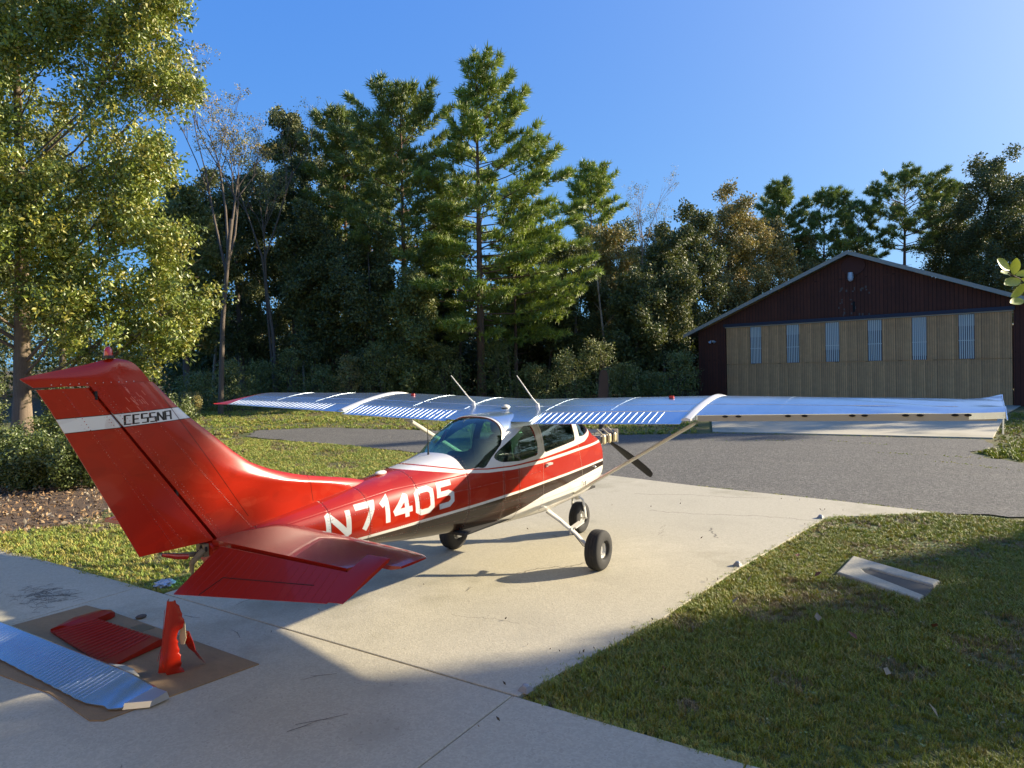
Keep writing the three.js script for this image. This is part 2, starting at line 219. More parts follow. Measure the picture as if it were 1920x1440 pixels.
const fusMap = canvasTex(TW, TH, (c) => {
  for (const side of [0, 1]) {
    c.save(); c.beginPath(); c.rect(0, side * 512, TW, 512); c.clip();
    const X = x => fu(x) * TW, Y = y => side * 512 + (1 - fv(y)) * 512;
    c.fillStyle = WHITE; c.fillRect(0, side * 512, TW, 512);
    // red band, its thin white line and the narrow red line above
    c.fillStyle = RED; poly(c, [...stripe, [.3, 1.245], ...[...redLow].reverse(), [-6.7, 2.4], [-4.34, 2.4]], X, Y); c.fill();
    c.fillStyle = RED; poly(c, [[-4.08, 1.70], [-3.9, 1.655], [-3.42, 1.553], [-3.0, 1.503], [-2.57, 1.478], [-1.86, 1.47], [-.9, 1.505], [.3, 1.53], [.3, 1.75], [-.28, 1.72], [-.42, 1.64], [-.62, 1.575], [-.9, 1.55], [-1.86, 1.495], [-2.57, 1.494], [-3.0, 1.517], [-3.42, 1.565], [-3.9, 1.666]], X, Y); c.fill();
    c.fillStyle = RED; poly(c, [[-.28, 1.72], [-.2, 1.9], [.3, 1.9], [.3, 1.6]], X, Y); c.fill();
    c.fillStyle = BROWN; poly(c, [...redLow.map(p => [p[0], p[1] - .032]), ...[...brownLow].reverse(), [-6.7, .5]], X, Y); c.fill();
    c.strokeStyle = WHITE; c.lineWidth = 8; poly(c, redLow.map(p => [p[0], p[1] - .016]), X, Y); c.stroke();
    // aft of the fin root the tail end is red all round
    c.fillStyle = RED; c.fillRect(0, side * 512, X(-5.95), 512);
    const PW = '#bfc1bd';
    if (side === 0) letters(c, 'N71405', -5.225, 1.375, 1.635, .23, 17, X, Y, PW, .86, .045);
    else { const mX = x => X(-5.235 - 3.635 - x); letters(c, 'N71405', -5.225, 1.375, 1.635, .23, 17, mX, Y, PW, .86, .045); }
    c.restore();
  }
  // chipped paint at the rivet lines, dust
  for (const side of [0, 1]) for (const rx of rivetRows) for (let y = .7; y < 1.9; y += .028) if (rnd() < .6) { c.fillStyle = rnd() < .55 ? 'rgba(240,222,208,.8)' : 'rgba(40,10,5,.5)'; c.fillRect(fu(rx) * TW + rr(-1, 1), side * 512 + (1 - fv(y)) * 512, 1.5, 1.5); }
  for (const side of [0, 1]) { c.strokeStyle = 'rgba(22,8,4,.5)'; c.lineWidth = 2.2; for (const rx of rivetRows) { c.beginPath(); c.moveTo(fu(rx) * TW, side * 512 + (1 - fv(.6)) * 512); c.lineTo(fu(rx) * TW, side * 512 + (1 - fv(rx < -3 ? 2.2 : 1.45)) * 512); c.stroke(); } }
  for (let i = 0; i < 420; i++) { c.fillStyle = ['rgba(60,25,10,.035)', 'rgba(255,235,215,.045)'][i % 2]; c.beginPath(); c.ellipse(rnd() * TW, rnd() * TH, rr(8, 70), rr(4, 22), rr(-.3, .1), 0, 6.3); c.fill(); }
  speck(c, 0, 0, TW, TH, 4600, ['rgba(255,240,225,.12)', 'rgba(30,10,5,.10)', 'rgba(90,60,40,.10)']);
});
const fusBump = canvasTex(TW, TH, (c) => {
  c.fillStyle = '#fff'; c.fillRect(0, 0, TW, TH); c.strokeStyle = '#000'; c.lineWidth = 2;
  for (const side of [0, 1]) { const X = x => fu(x) * TW, Y = y => side * 512 + (1 - fv(y)) * 512;
    for (const rx of rivetRows) { c.beginPath(); c.moveTo(X(rx), Y(.6)); c.lineTo(X(rx), Y(2.2)); c.stroke(); }
    c.beginPath(); c.moveTo(X(-6.4), Y(1.30)); c.lineTo(X(-4.4), Y(1.48)); c.lineTo(X(-2.4), Y(1.5)); c.stroke();
    c.fillStyle = '#888'; for (const rx of rivetRows) for (let y = .62; y < 2; y += .024) for (const o of [-.02, .02]) c.fillRect(X(rx + o), Y(y), 2, 2);
    for (let x = -6.2; x < -.1; x += .024) for (const y of [.98, 1.03, 1.28]) c.fillRect(X(x), Y(y), 2, 2); } });
fusBump.colorSpace = THREE.NoColorSpace;
const paint = (o) => new THREE.MeshPhysicalMaterial({ roughness: .26, specularIntensity: .6, clearcoat: .3, clearcoatRoughness: .05, ...o });
const fusMat = paint({ map: fusMap, bumpMap: fusBump, bumpScale: .003 });
const redMat = paint({ color: new THREE.Color(RED) }), whiteMat = paint({ color: new THREE.Color(WHITE) });
const skinNoise = colourTex(512, i => { const k = .9 + (nA[(i * 4) % (1024 * 1024)] - .5) * .35; return [.62 * k, .71 * k, .80 * k]; }, 1.7);
const skinBump = canvasTex(1024, 1024, c => { c.fillStyle = '#fff'; c.fillRect(0, 0, 1024, 1024); c.fillStyle = '#777'; for (let k = 0; k < 1024; k += 16) { c.fillRect(k, 300, 3, 3); c.fillRect(k, 640, 3, 3); c.fillRect(210, k, 3, 3); c.fillRect(760, k, 3, 3); } }); skinBump.colorSpace = THREE.NoColorSpace; skinBump.wrapS = skinBump.wrapT = THREE.RepeatWrapping;
const skinMat = new THREE.MeshPhysicalMaterial({ map: skinNoise, roughness: .24, metalness: .92, clearcoat: .15, clearcoatRoughness: .2, bumpMap: skinBump, bumpScale: .0015 });
const beadMat = std({ color: lin(.50, .54, .58), roughness: .42, metalness: .45 });
const primer = std({ color: lin(.42, .36, .24), roughness: .7 }), blackMat = std({ color: lin(.012, .012, .013), roughness: .55 }), holeMat = std({ color: lin(.006, .006, .006), roughness: .9 });
const alu = std({ color: lin(.55, .55, .54), metalness: .8, roughness: .4 });
const rubberMap = colourTex(256, i => { const k = .7 + nC[i] * .7; return [.022 * k, .021 * k, .020 * k]; }, 1);
const rubber = std({ map: rubberMap, roughness: .85 });
const glassMat = new THREE.MeshPhysicalMaterial({ color: lin(.62, .82, .74), transmission: 1, thickness: 0, roughness: .02, ior: 1.5 });

// --- fuselage sections
const SX = [-6.32, -6.0, -5.4, -4.8, -4.3, -4.0, -3.7, -3.45, -3.25, -3.0, -2.8, -2.62, -2.4, -2.15, -1.9, -1.5, -1.1, -.82, -.7, -.5, -.3, -.12, .05];
const yTop = x => interp(x, [-6.32, -5.63, -5.13, -4.54, -4.11, -3.67, -3.40, -3.28, -3.0, -2.7, -2.5, -2.2, -1.9, -1.5, -.8, -.66, -.12, .05], [1.36, 1.445, 1.505, 1.575, 1.625, 1.675, 1.715, 1.765, 1.945, 2.06, 2.085, 2.085, 2.09, 2.14, 2.13, 2.09, 1.72, 1.64]);
const yBot = x => interp(x, [-6.32, -5.2, -4.17, -3.7, -2.45, -1.5, -.3, .05], [1.19, 1.02, .875, .82, .71, .655, .70, .84]);
const fW = x => interp(x, [-6.32, -5.5, -4.5, -3.4, -2.4, -1.2, -.5, .05], [.095, .20, .325, .455, .55, .56, .54, .505]);
const yMid = x => interp(x, [-6.32, -4.5, -3.4, -2, .05], [1.27, 1.22, 1.23, 1.22, 1.22]);
const nT = x => interp(x, [-6.32, -4.2, -3.3, -2.4, -1, .05], [2.3, 2.35, 2.9, 3.3, 3.3, 3.0]), nBm = x => interp(x, [-6.3, -3.5, -2, .05], [2.3, 2.6, 3.2, 3.0]);
function fusRing(x, inset, n = 56) { const r = [], w = fW(x) - inset, ym = yMid(x); for (let k = 0; k < n; k++) { const a = (k + .5) / n * Math.PI * 2, c = Math.cos(a), s = Math.sin(a), e = 2 / (s > 0 ? nT(x) : nBm(x)); const h = s > 0 ? yTop(x) - ym - inset : ym - yBot(x) - inset; r.push(V(x, ym + h * Math.sign(s) * Math.pow(Math.abs(s), e), w * Math.sign(c) * Math.pow(Math.abs(c), e))); } return r; }
const dense = xs => { const o = []; for (let i = 0; i + 1 < xs.length; i++) { const n = Math.max(1, Math.ceil((xs[i + 1] - xs[i]) / .12)); for (let k = 0; k < n; k++) o.push(lerp(xs[i], xs[i + 1], k / n)); } o.push(xs[xs.length - 1]); return o; };
function fusLoft(x0, x1, inset) {
  const xs = dense([x0, ...SX.filter(x => x > x0 + .02 && x < x1 - .02), x1]), R = xs.map(x => fusRing(x, inset)), n = R[0].length, P = [], U = [], I = [];
  // duplicate the seam at top and bottom so that each side reads its own row of the paint canvas
  const half = n / 2; const order = []; for (let k = 0; k < n; k++) order.push((k + n - n / 4) % n);
  const m = n + 2; // ring starts at the keel, runs up the right side to the crown, then down the left side
  const ringPts = r => { const keel = V(r[0].x, (r[order[0]].y + r[order[n - 1]].y) / 2 - .0005, 0), crown = V(r[0].x, (r[order[half - 1]].y + r[order[half]].y) / 2 + .0005, 0); const o = [keel]; for (let k = 0; k < half; k++) o.push(r[order[k]]); o.push(crown, crown); for (let k = half; k < n; k++) o.push(r[order[k]]); o.push(keel); return o; };
  const rows = R.map(ringPts), M = rows[0].length;
  rows.forEach(r => r.forEach((p, k) => { P.push(p.x, p.y, p.z); const left = k >= M / 2; U.push(fu(p.x), (left ? 0 : .5) + fv(p.y) * .5); }));
  for (let i = 0; i + 1 < rows.length; i++) for (let k = 0; k + 1 < M; k++) { if (k === M / 2 - 1) continue; const a = i * M + k, b = a + 1, c = a + M, d = b + M; I.push(a, c, b, b, c, d); }
  const g0 = new THREE.BufferGeometry(); g0.setAttribute('position', new THREE.Float32BufferAttribute(P, 3)); g0.setIndex(I);
  g0.computeVertexNormals(); const N = g0.attributes.normal;
  rows.forEach((r, i) => { const fix = (a, b) => { for (const q of ['X', 'Y', 'Z']) { const s = (N['get' + q](i * M + a) + N['get' + q](i * M + b)) / 2; N['set' + q](i * M + a, s); N['set' + q](i * M + b, s); } }; fix(0, M - 1); fix(M / 2 - 1, M / 2); });
  const Na = Array.from(N.array);
  for (const [i, sx] of [[0, -1], [rows.length - 1, 1]]) { const r = rows[i], base = P.length / 3; const c = V(r[0].x, yMid(r[0].x), 0); P.push(c.x, c.y, 0); Na.push(sx, 0, 0); U.push(fu(c.x), .5 + fv(c.y) * .5); r.forEach(p => { P.push(p.x, p.y, p.z); Na.push(sx, 0, 0); U.push(fu(p.x), .5 + fv(p.y) * .5); }); for (let k = 0; k + 1 < M; k++) { if (k === M / 2 - 1) continue; sx < 0 ? I.push(base, base + 1 + k, base + 2 + k) : I.push(base, base + 2 + k, base + 1 + k); } }
  const g = new THREE.BufferGeometry(); g.setAttribute('position', new THREE.Float32BufferAttribute(P, 3)); g.setAttribute('normal', new THREE.Float32BufferAttribute(Na, 3)); g.setAttribute('uv', new THREE.Float32BufferAttribute(U, 2)); g.setIndex(I);
  return fixWinding(g.toNonIndexed());
}
const ev = new Evaluator(); ev.attributes = ['position', 'normal', 'uv']; ev.useGroups = false;
const brush = g => { const b = new Brush(g); b.updateMatrixWorld(); return b; };
function roundPoly(pts, r) { const s = new THREE.Shape(), n = pts.length; for (let i = 0; i < n; i++) { const p = new THREE.Vector2(...pts[i]), a = new THREE.Vector2(...pts[(i + n - 1) % n]), b = new THREE.Vector2(...pts[(i + 1) % n]); const da = Math.min(r, p.distanceTo(a) * .45), db = Math.min(r, p.distanceTo(b) * .45); const u = p.clone().lerp(a, da / p.distanceTo(a)), v = p.clone().lerp(b, db / p.distanceTo(b)); i ? s.lineTo(u.x, u.y) : s.moveTo(u.x, u.y); s.quadraticCurveTo(p.x, p.y, v.x, v.y); } s.closePath(); return s; }
function prismZ(pts, z0, z1, r = .05) { const g = new THREE.ExtrudeGeometry(roundPoly(pts, r), { depth: z1 - z0, bevelEnabled: false, curveSegments: 6 }); g.translate(0, 0, z0); return g; }
function prismY(pts, y0, y1, r = .05) { const g = new THREE.ExtrudeGeometry(roundPoly(pts.map(p => [p[0], -p[1]]), r), { depth: y1 - y0, bevelEnabled: false, curveSegments: 8 }); g.rotateX(-Math.PI / 2); g.translate(0, y0, 0); return g; }
const sideWin = [[-2.90, 1.63], [-2.76, 1.555], [-2.36, 1.525], [-1.94, 1.55], [-1.965, 1.94], [-2.12, 1.94], [-2.45, 1.83], [-2.76, 1.71]];
const doorWin = [[-1.79, 1.555], [-.92, 1.625], [-.945, 1.97], [-1.80, 1.97]];
const shield = [[-.83, 2.0], [-.78, 1.66], [-.62, 1.66], [-.42, 1.70], [-.17, 1.79], [-.05, 2.3], [-.70, 2.3], [-.71, 2.02]];
const rearWin = [[-3.40, -.425], [-3.40, 0], [-3.38, .41], [-3.05, .475], [-2.68, .475], [-2.585, .40], [-2.57, 0], [-2.585, -.40], [-2.68, -.475], [-3.05, -.48]];
const doorOut = [[-1.84, .78], [-.70, .80], [-.72, 1.2], [-.87, 1.63], [-.90, 2.02], [-1.84, 2.02]];
const inset = (pts, d) => { const cx = pts.reduce((s, p) => s + p[0], 0) / pts.length, cy = pts.reduce((s, p) => s + p[1], 0) / pts.length; return pts.map(p => { const L = Math.hypot(p[0] - cx, p[1] - cy); return [p[0] - (p[0] - cx) / L * d, p[1] - (p[1] - cy) / L * d]; }); };
const outer = brush(fusLoft(-6.32, .05, 0)), inner = brush(fusLoft(-3.66, .03, .03));
let hull = ev.evaluate(outer, inner, SUBTRACTION);
const wins = { side_r: prismZ(sideWin, .2, 1, .09), side_l: prismZ(sideWin, -1, -.2, .09), door_r: prismZ(doorWin, .2, 1, .05), door_l: prismZ(doorWin, -1, -.2, .05), front: prismZ(shield, -1, 1, .03), rear: prismY(rearWin, 1.4, 2.6, .05) };
for (const k in wins) hull = ev.evaluate(hull, brush(wins[k]), SUBTRACTION);
const gapR = prismZ(doorOut, .2, 1, .06), gapL = prismZ(doorOut, -1, -.2, .06);
const doorR = ev.evaluate(hull, brush(prismZ(inset(doorOut, .005), .2, 1, .06)), INTERSECTION), doorL = ev.evaluate(hull, brush(prismZ(inset(doorOut, .005), -1, -.2, .06)), INTERSECTION);
hull = ev.evaluate(ev.evaluate(hull, brush(gapR), SUBTRACTION), brush(gapL), SUBTRACTION);
const fuselage = part('fuselage', hull.geometry, fusMat, plane);
for (const [d, s] of [[doorR, 1], [doorL, -1]]) { const m = part('door', d.geometry, fusMat, plane); const hd = part('door_handle', [box(-1.77, -1.64, 1.385, 1.41, s * .555, s * .585), box(-1.79, -1.75, 1.37, 1.40, s * .552, s * .575)], alu, m); hd.userData.base = undefined; }
// panes
const paneShell = ev.evaluate(brush(fusLoft(-3.64, .02, .008)), brush(fusLoft(-3.60, -.02, .013)), SUBTRACTION);
const paneOf = (g, name) => part(name, ev.evaluate(paneShell, brush(g), INTERSECTION).geometry, glassMat, plane);
paneOf(wins.rear, 'rear_window'); paneOf(wins.side_r, 'side_window'); paneOf(wins.side_l, 'side_window'); paneOf(wins.door_r, 'door_window'); paneOf(wins.door_l, 'door_window'); paneOf(wins.front, 'windscreen');
{ const sk = ev.evaluate(ev.evaluate(brush(fusLoft(-2.9, -.9, -.004)), brush(fusLoft(-2.95, -.85, -.001)), SUBTRACTION), brush(prismY([[-2.545, -.43], [-2.545, .43], [-2.40, .52], [-1.95, .60], [-1.2, .60], [-1.2, -.60], [-1.95, -.60], [-2.40, -.52]], 1.93, 2.6, .04)), INTERSECTION); part('roof_skin', sk.geometry, skinMat, plane); }
// cabin inside
{
  let lin0 = ev.evaluate(brush(fusLoft(-3.63, .02, .031)), brush(fusLoft(-3.60, .0, .042)), SUBTRACTION);
  for (const k in wins) lin0 = ev.evaluate(lin0, brush(wins[k]), SUBTRACTION);
  part('cabin_lining', lin0.geometry, std({ color: lin(.022, .022, .024), roughness: .95 }), plane);
  const seatMat = std({ color: lin(.035, .032, .03), roughness: .9 }), floorMat = std({ color: lin(.03, .028, .026), roughness: 1 });
  part('cabin_floor', [box(-3.4, -.05, .80, .83, -.42, .42)], floorMat, plane);
  for (const z of [-.25, .25]) { const g = new THREE.CapsuleGeometry(.10, .22, 4, 10); g.scale(.55, 1.6, 2.0); g.rotateZ(.2); g.translate(-1.62, 1.45, z); const h = new THREE.CapsuleGeometry(.07, .05, 4, 8); h.scale(.6, 1.1, 1.5); h.translate(-1.72, 1.86, z); part('seat', [g, h, box(-1.6, -1.15, 1.05, 1.18, z - .2, z + .2), box(-1.5, -1.25, .83, 1.06, z - .14, z + .14)], seatMat, plane); }
  const b = new THREE.CapsuleGeometry(.10, .7, 4, 10); b.rotateX(Math.PI / 2); b.scale(.7, 2.4, 1); b.translate(-2.62, 1.4, 0); part('rear_bench', [b, box(-2.72, -2.6, 1.2, 1.80, .08, .43), box(-2.6, -2.15, 1.05, 1.2, -.45, .45), box(-2.55, -2.2, .83, 1.05, -.4, .4)], seatMat, plane);
  part('instrument_panel', [box(-.45, -.3, 1.25, 1.62, -.46, .46), box(-.5, -.15, 1.60, 1.63, -.44, .44)], floorMat, plane);
  for (const z of [-.25, .25]) part('control_yoke', [tube([V(-.45, 1.42, z), V(-.72, 1.44, z)], .015, 8), tube([V(-.70, 1.53, z - .15), V(-.72, 1.44, z - .12), V(-.72, 1.42, z), V(-.72, 1.44, z + .12), V(-.70, 1.53, z + .15)], .014, 6)], blackMat, plane);
}
// --- wings
const yu = x => { const t = .6 * (.2969 * Math.sqrt(x) - .126 * x - .3516 * x * x + .2843 * x ** 3 - .1036 * x ** 4), c = x < .4 ? .02 / .16 * (.8 * x - x * x) : .02 / .36 * (.2 + .8 * x - x * x); return c + t; };
const yl = x => { const t = .6 * (.2969 * Math.sqrt(x) - .126 * x - .3516 * x * x + .2843 * x ** 3 - .1036 * x ** 4), c = x < .4 ? .02 / .16 * (.8 * x - x * x) : .02 / .36 * (.2 + .8 * x - x * x); return c - t; };
const INC = Math.tan(4 * Math.PI / 180);
const wTE = z => -2.35 + .016 * z, wChord = z => { const a = Math.abs(z); return 1.65 - Math.max(0, a - 2.6) / 2.8 * .53; }, wY = z => 1.99 + .028 * Math.abs(z) + .006 * z;
const wp = (z, xc, up, off = 0) => { const c = wChord(z); return V(wTE(z) + c * (1 - xc), wY(z) + c * (1 - xc) * INC + c * (up ? yu(xc) : yl(xc)) + off, z); };
const wx2c = (x, z) => 1 - (x - wTE(z)) / wChord(z);
function wingRing(z, x1, x0 = 0, dmg) { if (typeof x1 === 'function') x1 = x1(z); const r = [], n = 18; for (let i = 0; i <= n; i++) { const t = 1 - Math.cos(i / n * Math.PI / 2), x = x0 + (x1 - x0) * (1 - t); r.push(wp(z, x, true)); } for (let i = 1; i <= n; i++) { const t = Math.sin(i / n * Math.PI / 2); r.push(wp(z, x0 + (x1 - x0) * (1 - Math.cos(i / n * Math.PI / 2)), false)); } if (dmg) r.forEach(p => dmg(p)); return r; }
const wuv = p => [p.z, p.x];
const seg = (zs, cut, dmg) => loft(zs.map(z => wingRing(z, cut, 0, dmg)), wuv, .5);
const zrange = (a, b, n) => Array.from({ length: n + 1 }, (_, i) => lerp(a, b, i / n));
const CUT = .775, BAY = z => lerp(.875, .79, clamp01((z - 2.66) / 2.8)), FL0 = .64, FL1 = 2.56, AL0 = 2.66, AL1 = 5.18;
function beads(zs, xa, xb, rs = 1) { // raised chordwise stiffening beads on a control surface
  const gs = []; for (const z of zs) { const pts = [0, .25, .5, .75, 1].map(t => wp(z, lerp(xa, xb, t), true, .0)); pts.forEach((p, i) => p.y += (i === 4 ? -.002 : .001)); gs.push(tube(pts, [.002, .0046, .0046, .0042, .002].map(q => q * rs), 5)); } return gs; }
for (const s of [1, -1]) {
  const dmg = s > 0 ? p => { const k = clamp01((p.z - 5.12) / .34); if (k > 0) { const nose = clamp01((p.x + 1.6) / .6); p.y += k * k * (.055 * nose + .012 * Math.sin(p.x * 19) - .02 * Math.sin(p.x * 7)); p.x -= .03 * k * Math.sin(p.x * 5); } else if (p.z > 4.2) p.y += .004 * Math.sin(p.x * 23 + p.z * 9); } : null;
  const zEnd = s > 0 ? 5.46 : 5.18;
  const w = part('wing', [seg(zrange(0, s * FL0, 3), 1), seg(zrange(s * (FL0 + .004), s * FL1, 6), CUT), seg(zrange(s * (FL1 + .003), s * AL0, 1), s > 0 ? .94 : 1), seg(zrange(s * (AL0 + .003), s * (s > 0 ? zEnd : AL1 + .03), 18), s > 0 ? BAY : CUT, dmg)], skinMat, plane, s > 0 ? 'right wing with its aileron missing and a crumpled tip' : undefined);
  // white stall fence riding on the joint
  const fr = []; for (let i = 0; i <= 14; i++) { const xc = lerp(.02, .97, i / 14), p = wp(s * 2.60, xc, true), h = .010 + .016 * Math.sin(Math.min(1, i / 5) * Math.PI / 2); fr.push([p.clone().add(V(0, -.01, -.055)), p.clone().add(V(0, h * .35, -.05)), p.clone().add(V(0, h, -.006)), p.clone().add(V(0, h, .006)), p.clone().add(V(0, h * .35, .05)), p.clone().add(V(0, -.01, .055))]); }
  part('stall_fence', loft(fr, null, .5), whiteMat, w);
  // fuel cap, panel lines
  const cap = new THREE.CylinderGeometry(.032, .036, .016, 20); const cp = wp(s * 2.08, .36, true); cap.translate(cp.x, cp.y + .01, cp.z); const tab = box(-.008, .008, 0, .018, -.028, .028); tab.translate(cp.x, cp.y + .012, cp.z); part('fuel_cap', [cap, tab], paint({ color: lin(.5, .03, .02) }), w);
  const strips = []; for (const z of [.64, 1.55, 3.5, 4.35]) { const zz = s * z; strips.push(loft(zrange(.03, .74, 24).map(xc => { const p = wp(zz, xc, true); return [p.clone().add(V(0, -.004, -.004)), p.clone().add(V(0, .0012, -.003)), p.clone().add(V(0, .0012, .003)), p.clone().add(V(0, -.004, .004))]; }), null, .5)); }
  { const a = []; for (const z of zrange(.05, 5.1, 40)) { const p = wp(s * z, .6, true); a.push([p.clone().add(V(-.010, -.004, 0)), p.clone().add(V(-.009, .0015, 0)), p.clone().add(V(.009, .003, 0)), p.clone().add(V(.010, -.003, 0))]); } strips.push(loft(a, null, .5)); }
  part('skin_lap', strips, skinMat, w);
  // flap, slightly drooped, with its beads
  const drop = (g, a) => { g.forEach(q => { const h = wp(s * 1.6, CUT, false); q.translate(-h.x, -h.y, 0); q.rotateZ(a); q.translate(h.x, h.y, 0); }); return g; };
  const flr = zrange(s * (FL0 + .012), s * (FL1 - .01), 4).map(z => { const r = [], n = 6; for (let i = 0; i <= n; i++) r.push(wp(z, lerp(CUT + .012, .998, i / n), true)); for (let i = n; i >= 0; i--) { const p = wp(z, lerp(CUT + .012, .998, i / n), false); p.y -= .002; r.push(p); } return r; });
  const flGeo = drop([loft(flr, wuv, .5), ...beads(zrange(s * (FL0 + .06), s * (FL1 - (s > 0 ? .30 : .06)), s > 0 ? 19 : 22), CUT + .02, .992)], .075);
  const fl = part('flap', [flGeo[0]], skinMat, plane); for (const q of flGeo.slice(1)) part('stiffening_bead', q, beadMat, fl);
  if (s < 0) {
    const alr = zrange(s * (AL0 + .02), s * AL1, 6).map(z => { const r = [], n = 6; for (let i = 0; i <= n; i++) r.push(wp(z, lerp(CUT + .012, .998, i / n), true)); for (let i = n; i >= 0; i--) { const p = wp(z, lerp(CUT + .012, .998, i / n), false); p.y -= .002; r.push(p); } return r; });
    const al = part('aileron', loft(alr, wuv, .5), skinMat, plane); for (const q of beads(zrange(s * (AL0 + .34), s * (AL1 - .05), 24), CUT + .02, .992, .7)) part('stiffening_bead', q, beadMat, al);
    const tr = []; for (let i = 0; i <= 7; i++) { const t = i / 7, z = -5.19 - .17 * Math.sin(t * Math.PI / 2), k = Math.sqrt(Math.max(.0, 1 - t * t)); const r = wingRing(-5.19, 1), c = wp(-5.19, .5, false).y + .04; r.forEach(p => { p.y = lerp(c - .02, p.y, Math.max(.12, k)); p.x = p.x - .05 * t + (p.x < -2.0 ? -.09 * t : 0); p.z = z; }); tr.push(r); }
    part('wing_tip', loft(tr, null, .7), redMat, plane, 'red fibreglass cap on the far wing tip');
  } else {
    // aft web of the empty aileron bay with lightening holes, and the bare end rib
    const webPts = zrange(AL0 + .02, 5.4, 20).map(z => { const a = wp(z, BAY(z), true), b = wp(z, BAY(z), false); return [a.clone().add(V(.004, -.006, 0)), a.clone().add(V(-.004, -.006, 0)), b.clone().add(V(-.004, -.012, 0)), b.clone().add(V(.004, -.012, 0))]; });
    part('aileron_spar', loft(webPts, null, .4), primer, w, 'bare beige spar along the empty aileron bay');
    for (const z of [2.98, 3.12, 3.62, 3.78, 4.22, 4.33, 4.68, 4.80, 5.08, 5.18]) { const h = new THREE.CylinderGeometry(.030, .030, .012, 18); h.rotateZ(Math.PI / 2); const a = wp(z, BAY(z), true), b = wp(z, BAY(z), false); h.scale(1, .42, 1); h.translate(a.x - .004, lerp(a.y, b.y, .30), z); part('lightening_hole', h, holeMat, w); }
    const rib = loft([5.462, 5.47].map(z => wingRing(5.46, .98, 0, p => { dmg(p); p.z = z; p.y = p.y * 1 + (p.z > 0 ? 0 : 0); })), null, .4); part('end_rib', [rib, box(-2.06, -1.99, wY(5.4) - .13, wY(5.4) + .06, 5.44, 5.452)], skinMat, w);
  }
  // lift strut
  const b0 = V(-.88, .86, s * .50), b1 = V(-1.36, 1.98, s * 2.42), ax = b1.clone().sub(b0).normalize(), ch = V(1, 0, 0).addScaledVector(ax, -ax.x).normalize(), th = ax.clone().cross(ch);
  const sr = [0, .04, .5, .96, 1].map((t, i) => { const c = b0.clone().lerp(b1, t), k = i === 0 || i === 4 ? .7 : 1, r = []; for (let a = 0; a < 18; a++) { const q = a / 18 * Math.PI * 2; r.push(c.clone().addScaledVector(ch, Math.cos(q) * .062 * k).addScaledVector(th, Math.sin(q) * .022 * k)); } return r; });
  part('wing_strut', loft(sr, null, .7), whiteMat, plane);
  // wing root fairing on the cabin side
}
// antennas on the wing roof
for (const z of [-.62, .42]) { const b = wp(z, wx2c(-1.74, z), true); const foot = new THREE.CylinderGeometry(.018, .032, .06, 14); foot.translate(b.x, b.y + .025, b.z); part('whip_antenna', [foot, tube([V(b.x, b.y + .04, b.z), V(b.x - .12, b.y + .12, b.z), V(b.x - .50, b.y + .43, b.z)], [.012, .009, .006], 8)], whiteMat, plane); }
{ const b = wp(-.08, wx2c(-1.75, -.08), true); const g = new THREE.SphereGeometry(.055, 18, 10, 0, Math.PI * 2, 0, Math.PI / 2); g.scale(1.2, .7, 1); g.translate(b.x, b.y, b.z); part('antenna_dome', g, std({ color: lin(.62, .58, .45), roughness: .5 }), plane);
  part('rear_whip', [tube([V(-3.46, 1.67, -.03), V(-3.46, 1.73, -.03)], .013, 8), tube([V(-3.46, 1.72, -.03), V(-3.46, 1.86, -.03), V(-3.47, 2.08, -.03)], [.009, .006, .002], 6)], blackMat, plane);
  const st = new THREE.SphereGeometry(.05, 16, 8); st.scale(1.6, .5, .8); st.translate(-4.28, yTop(-4.28) + .012, .0); part('strobe_blister', st, whiteMat, plane); }
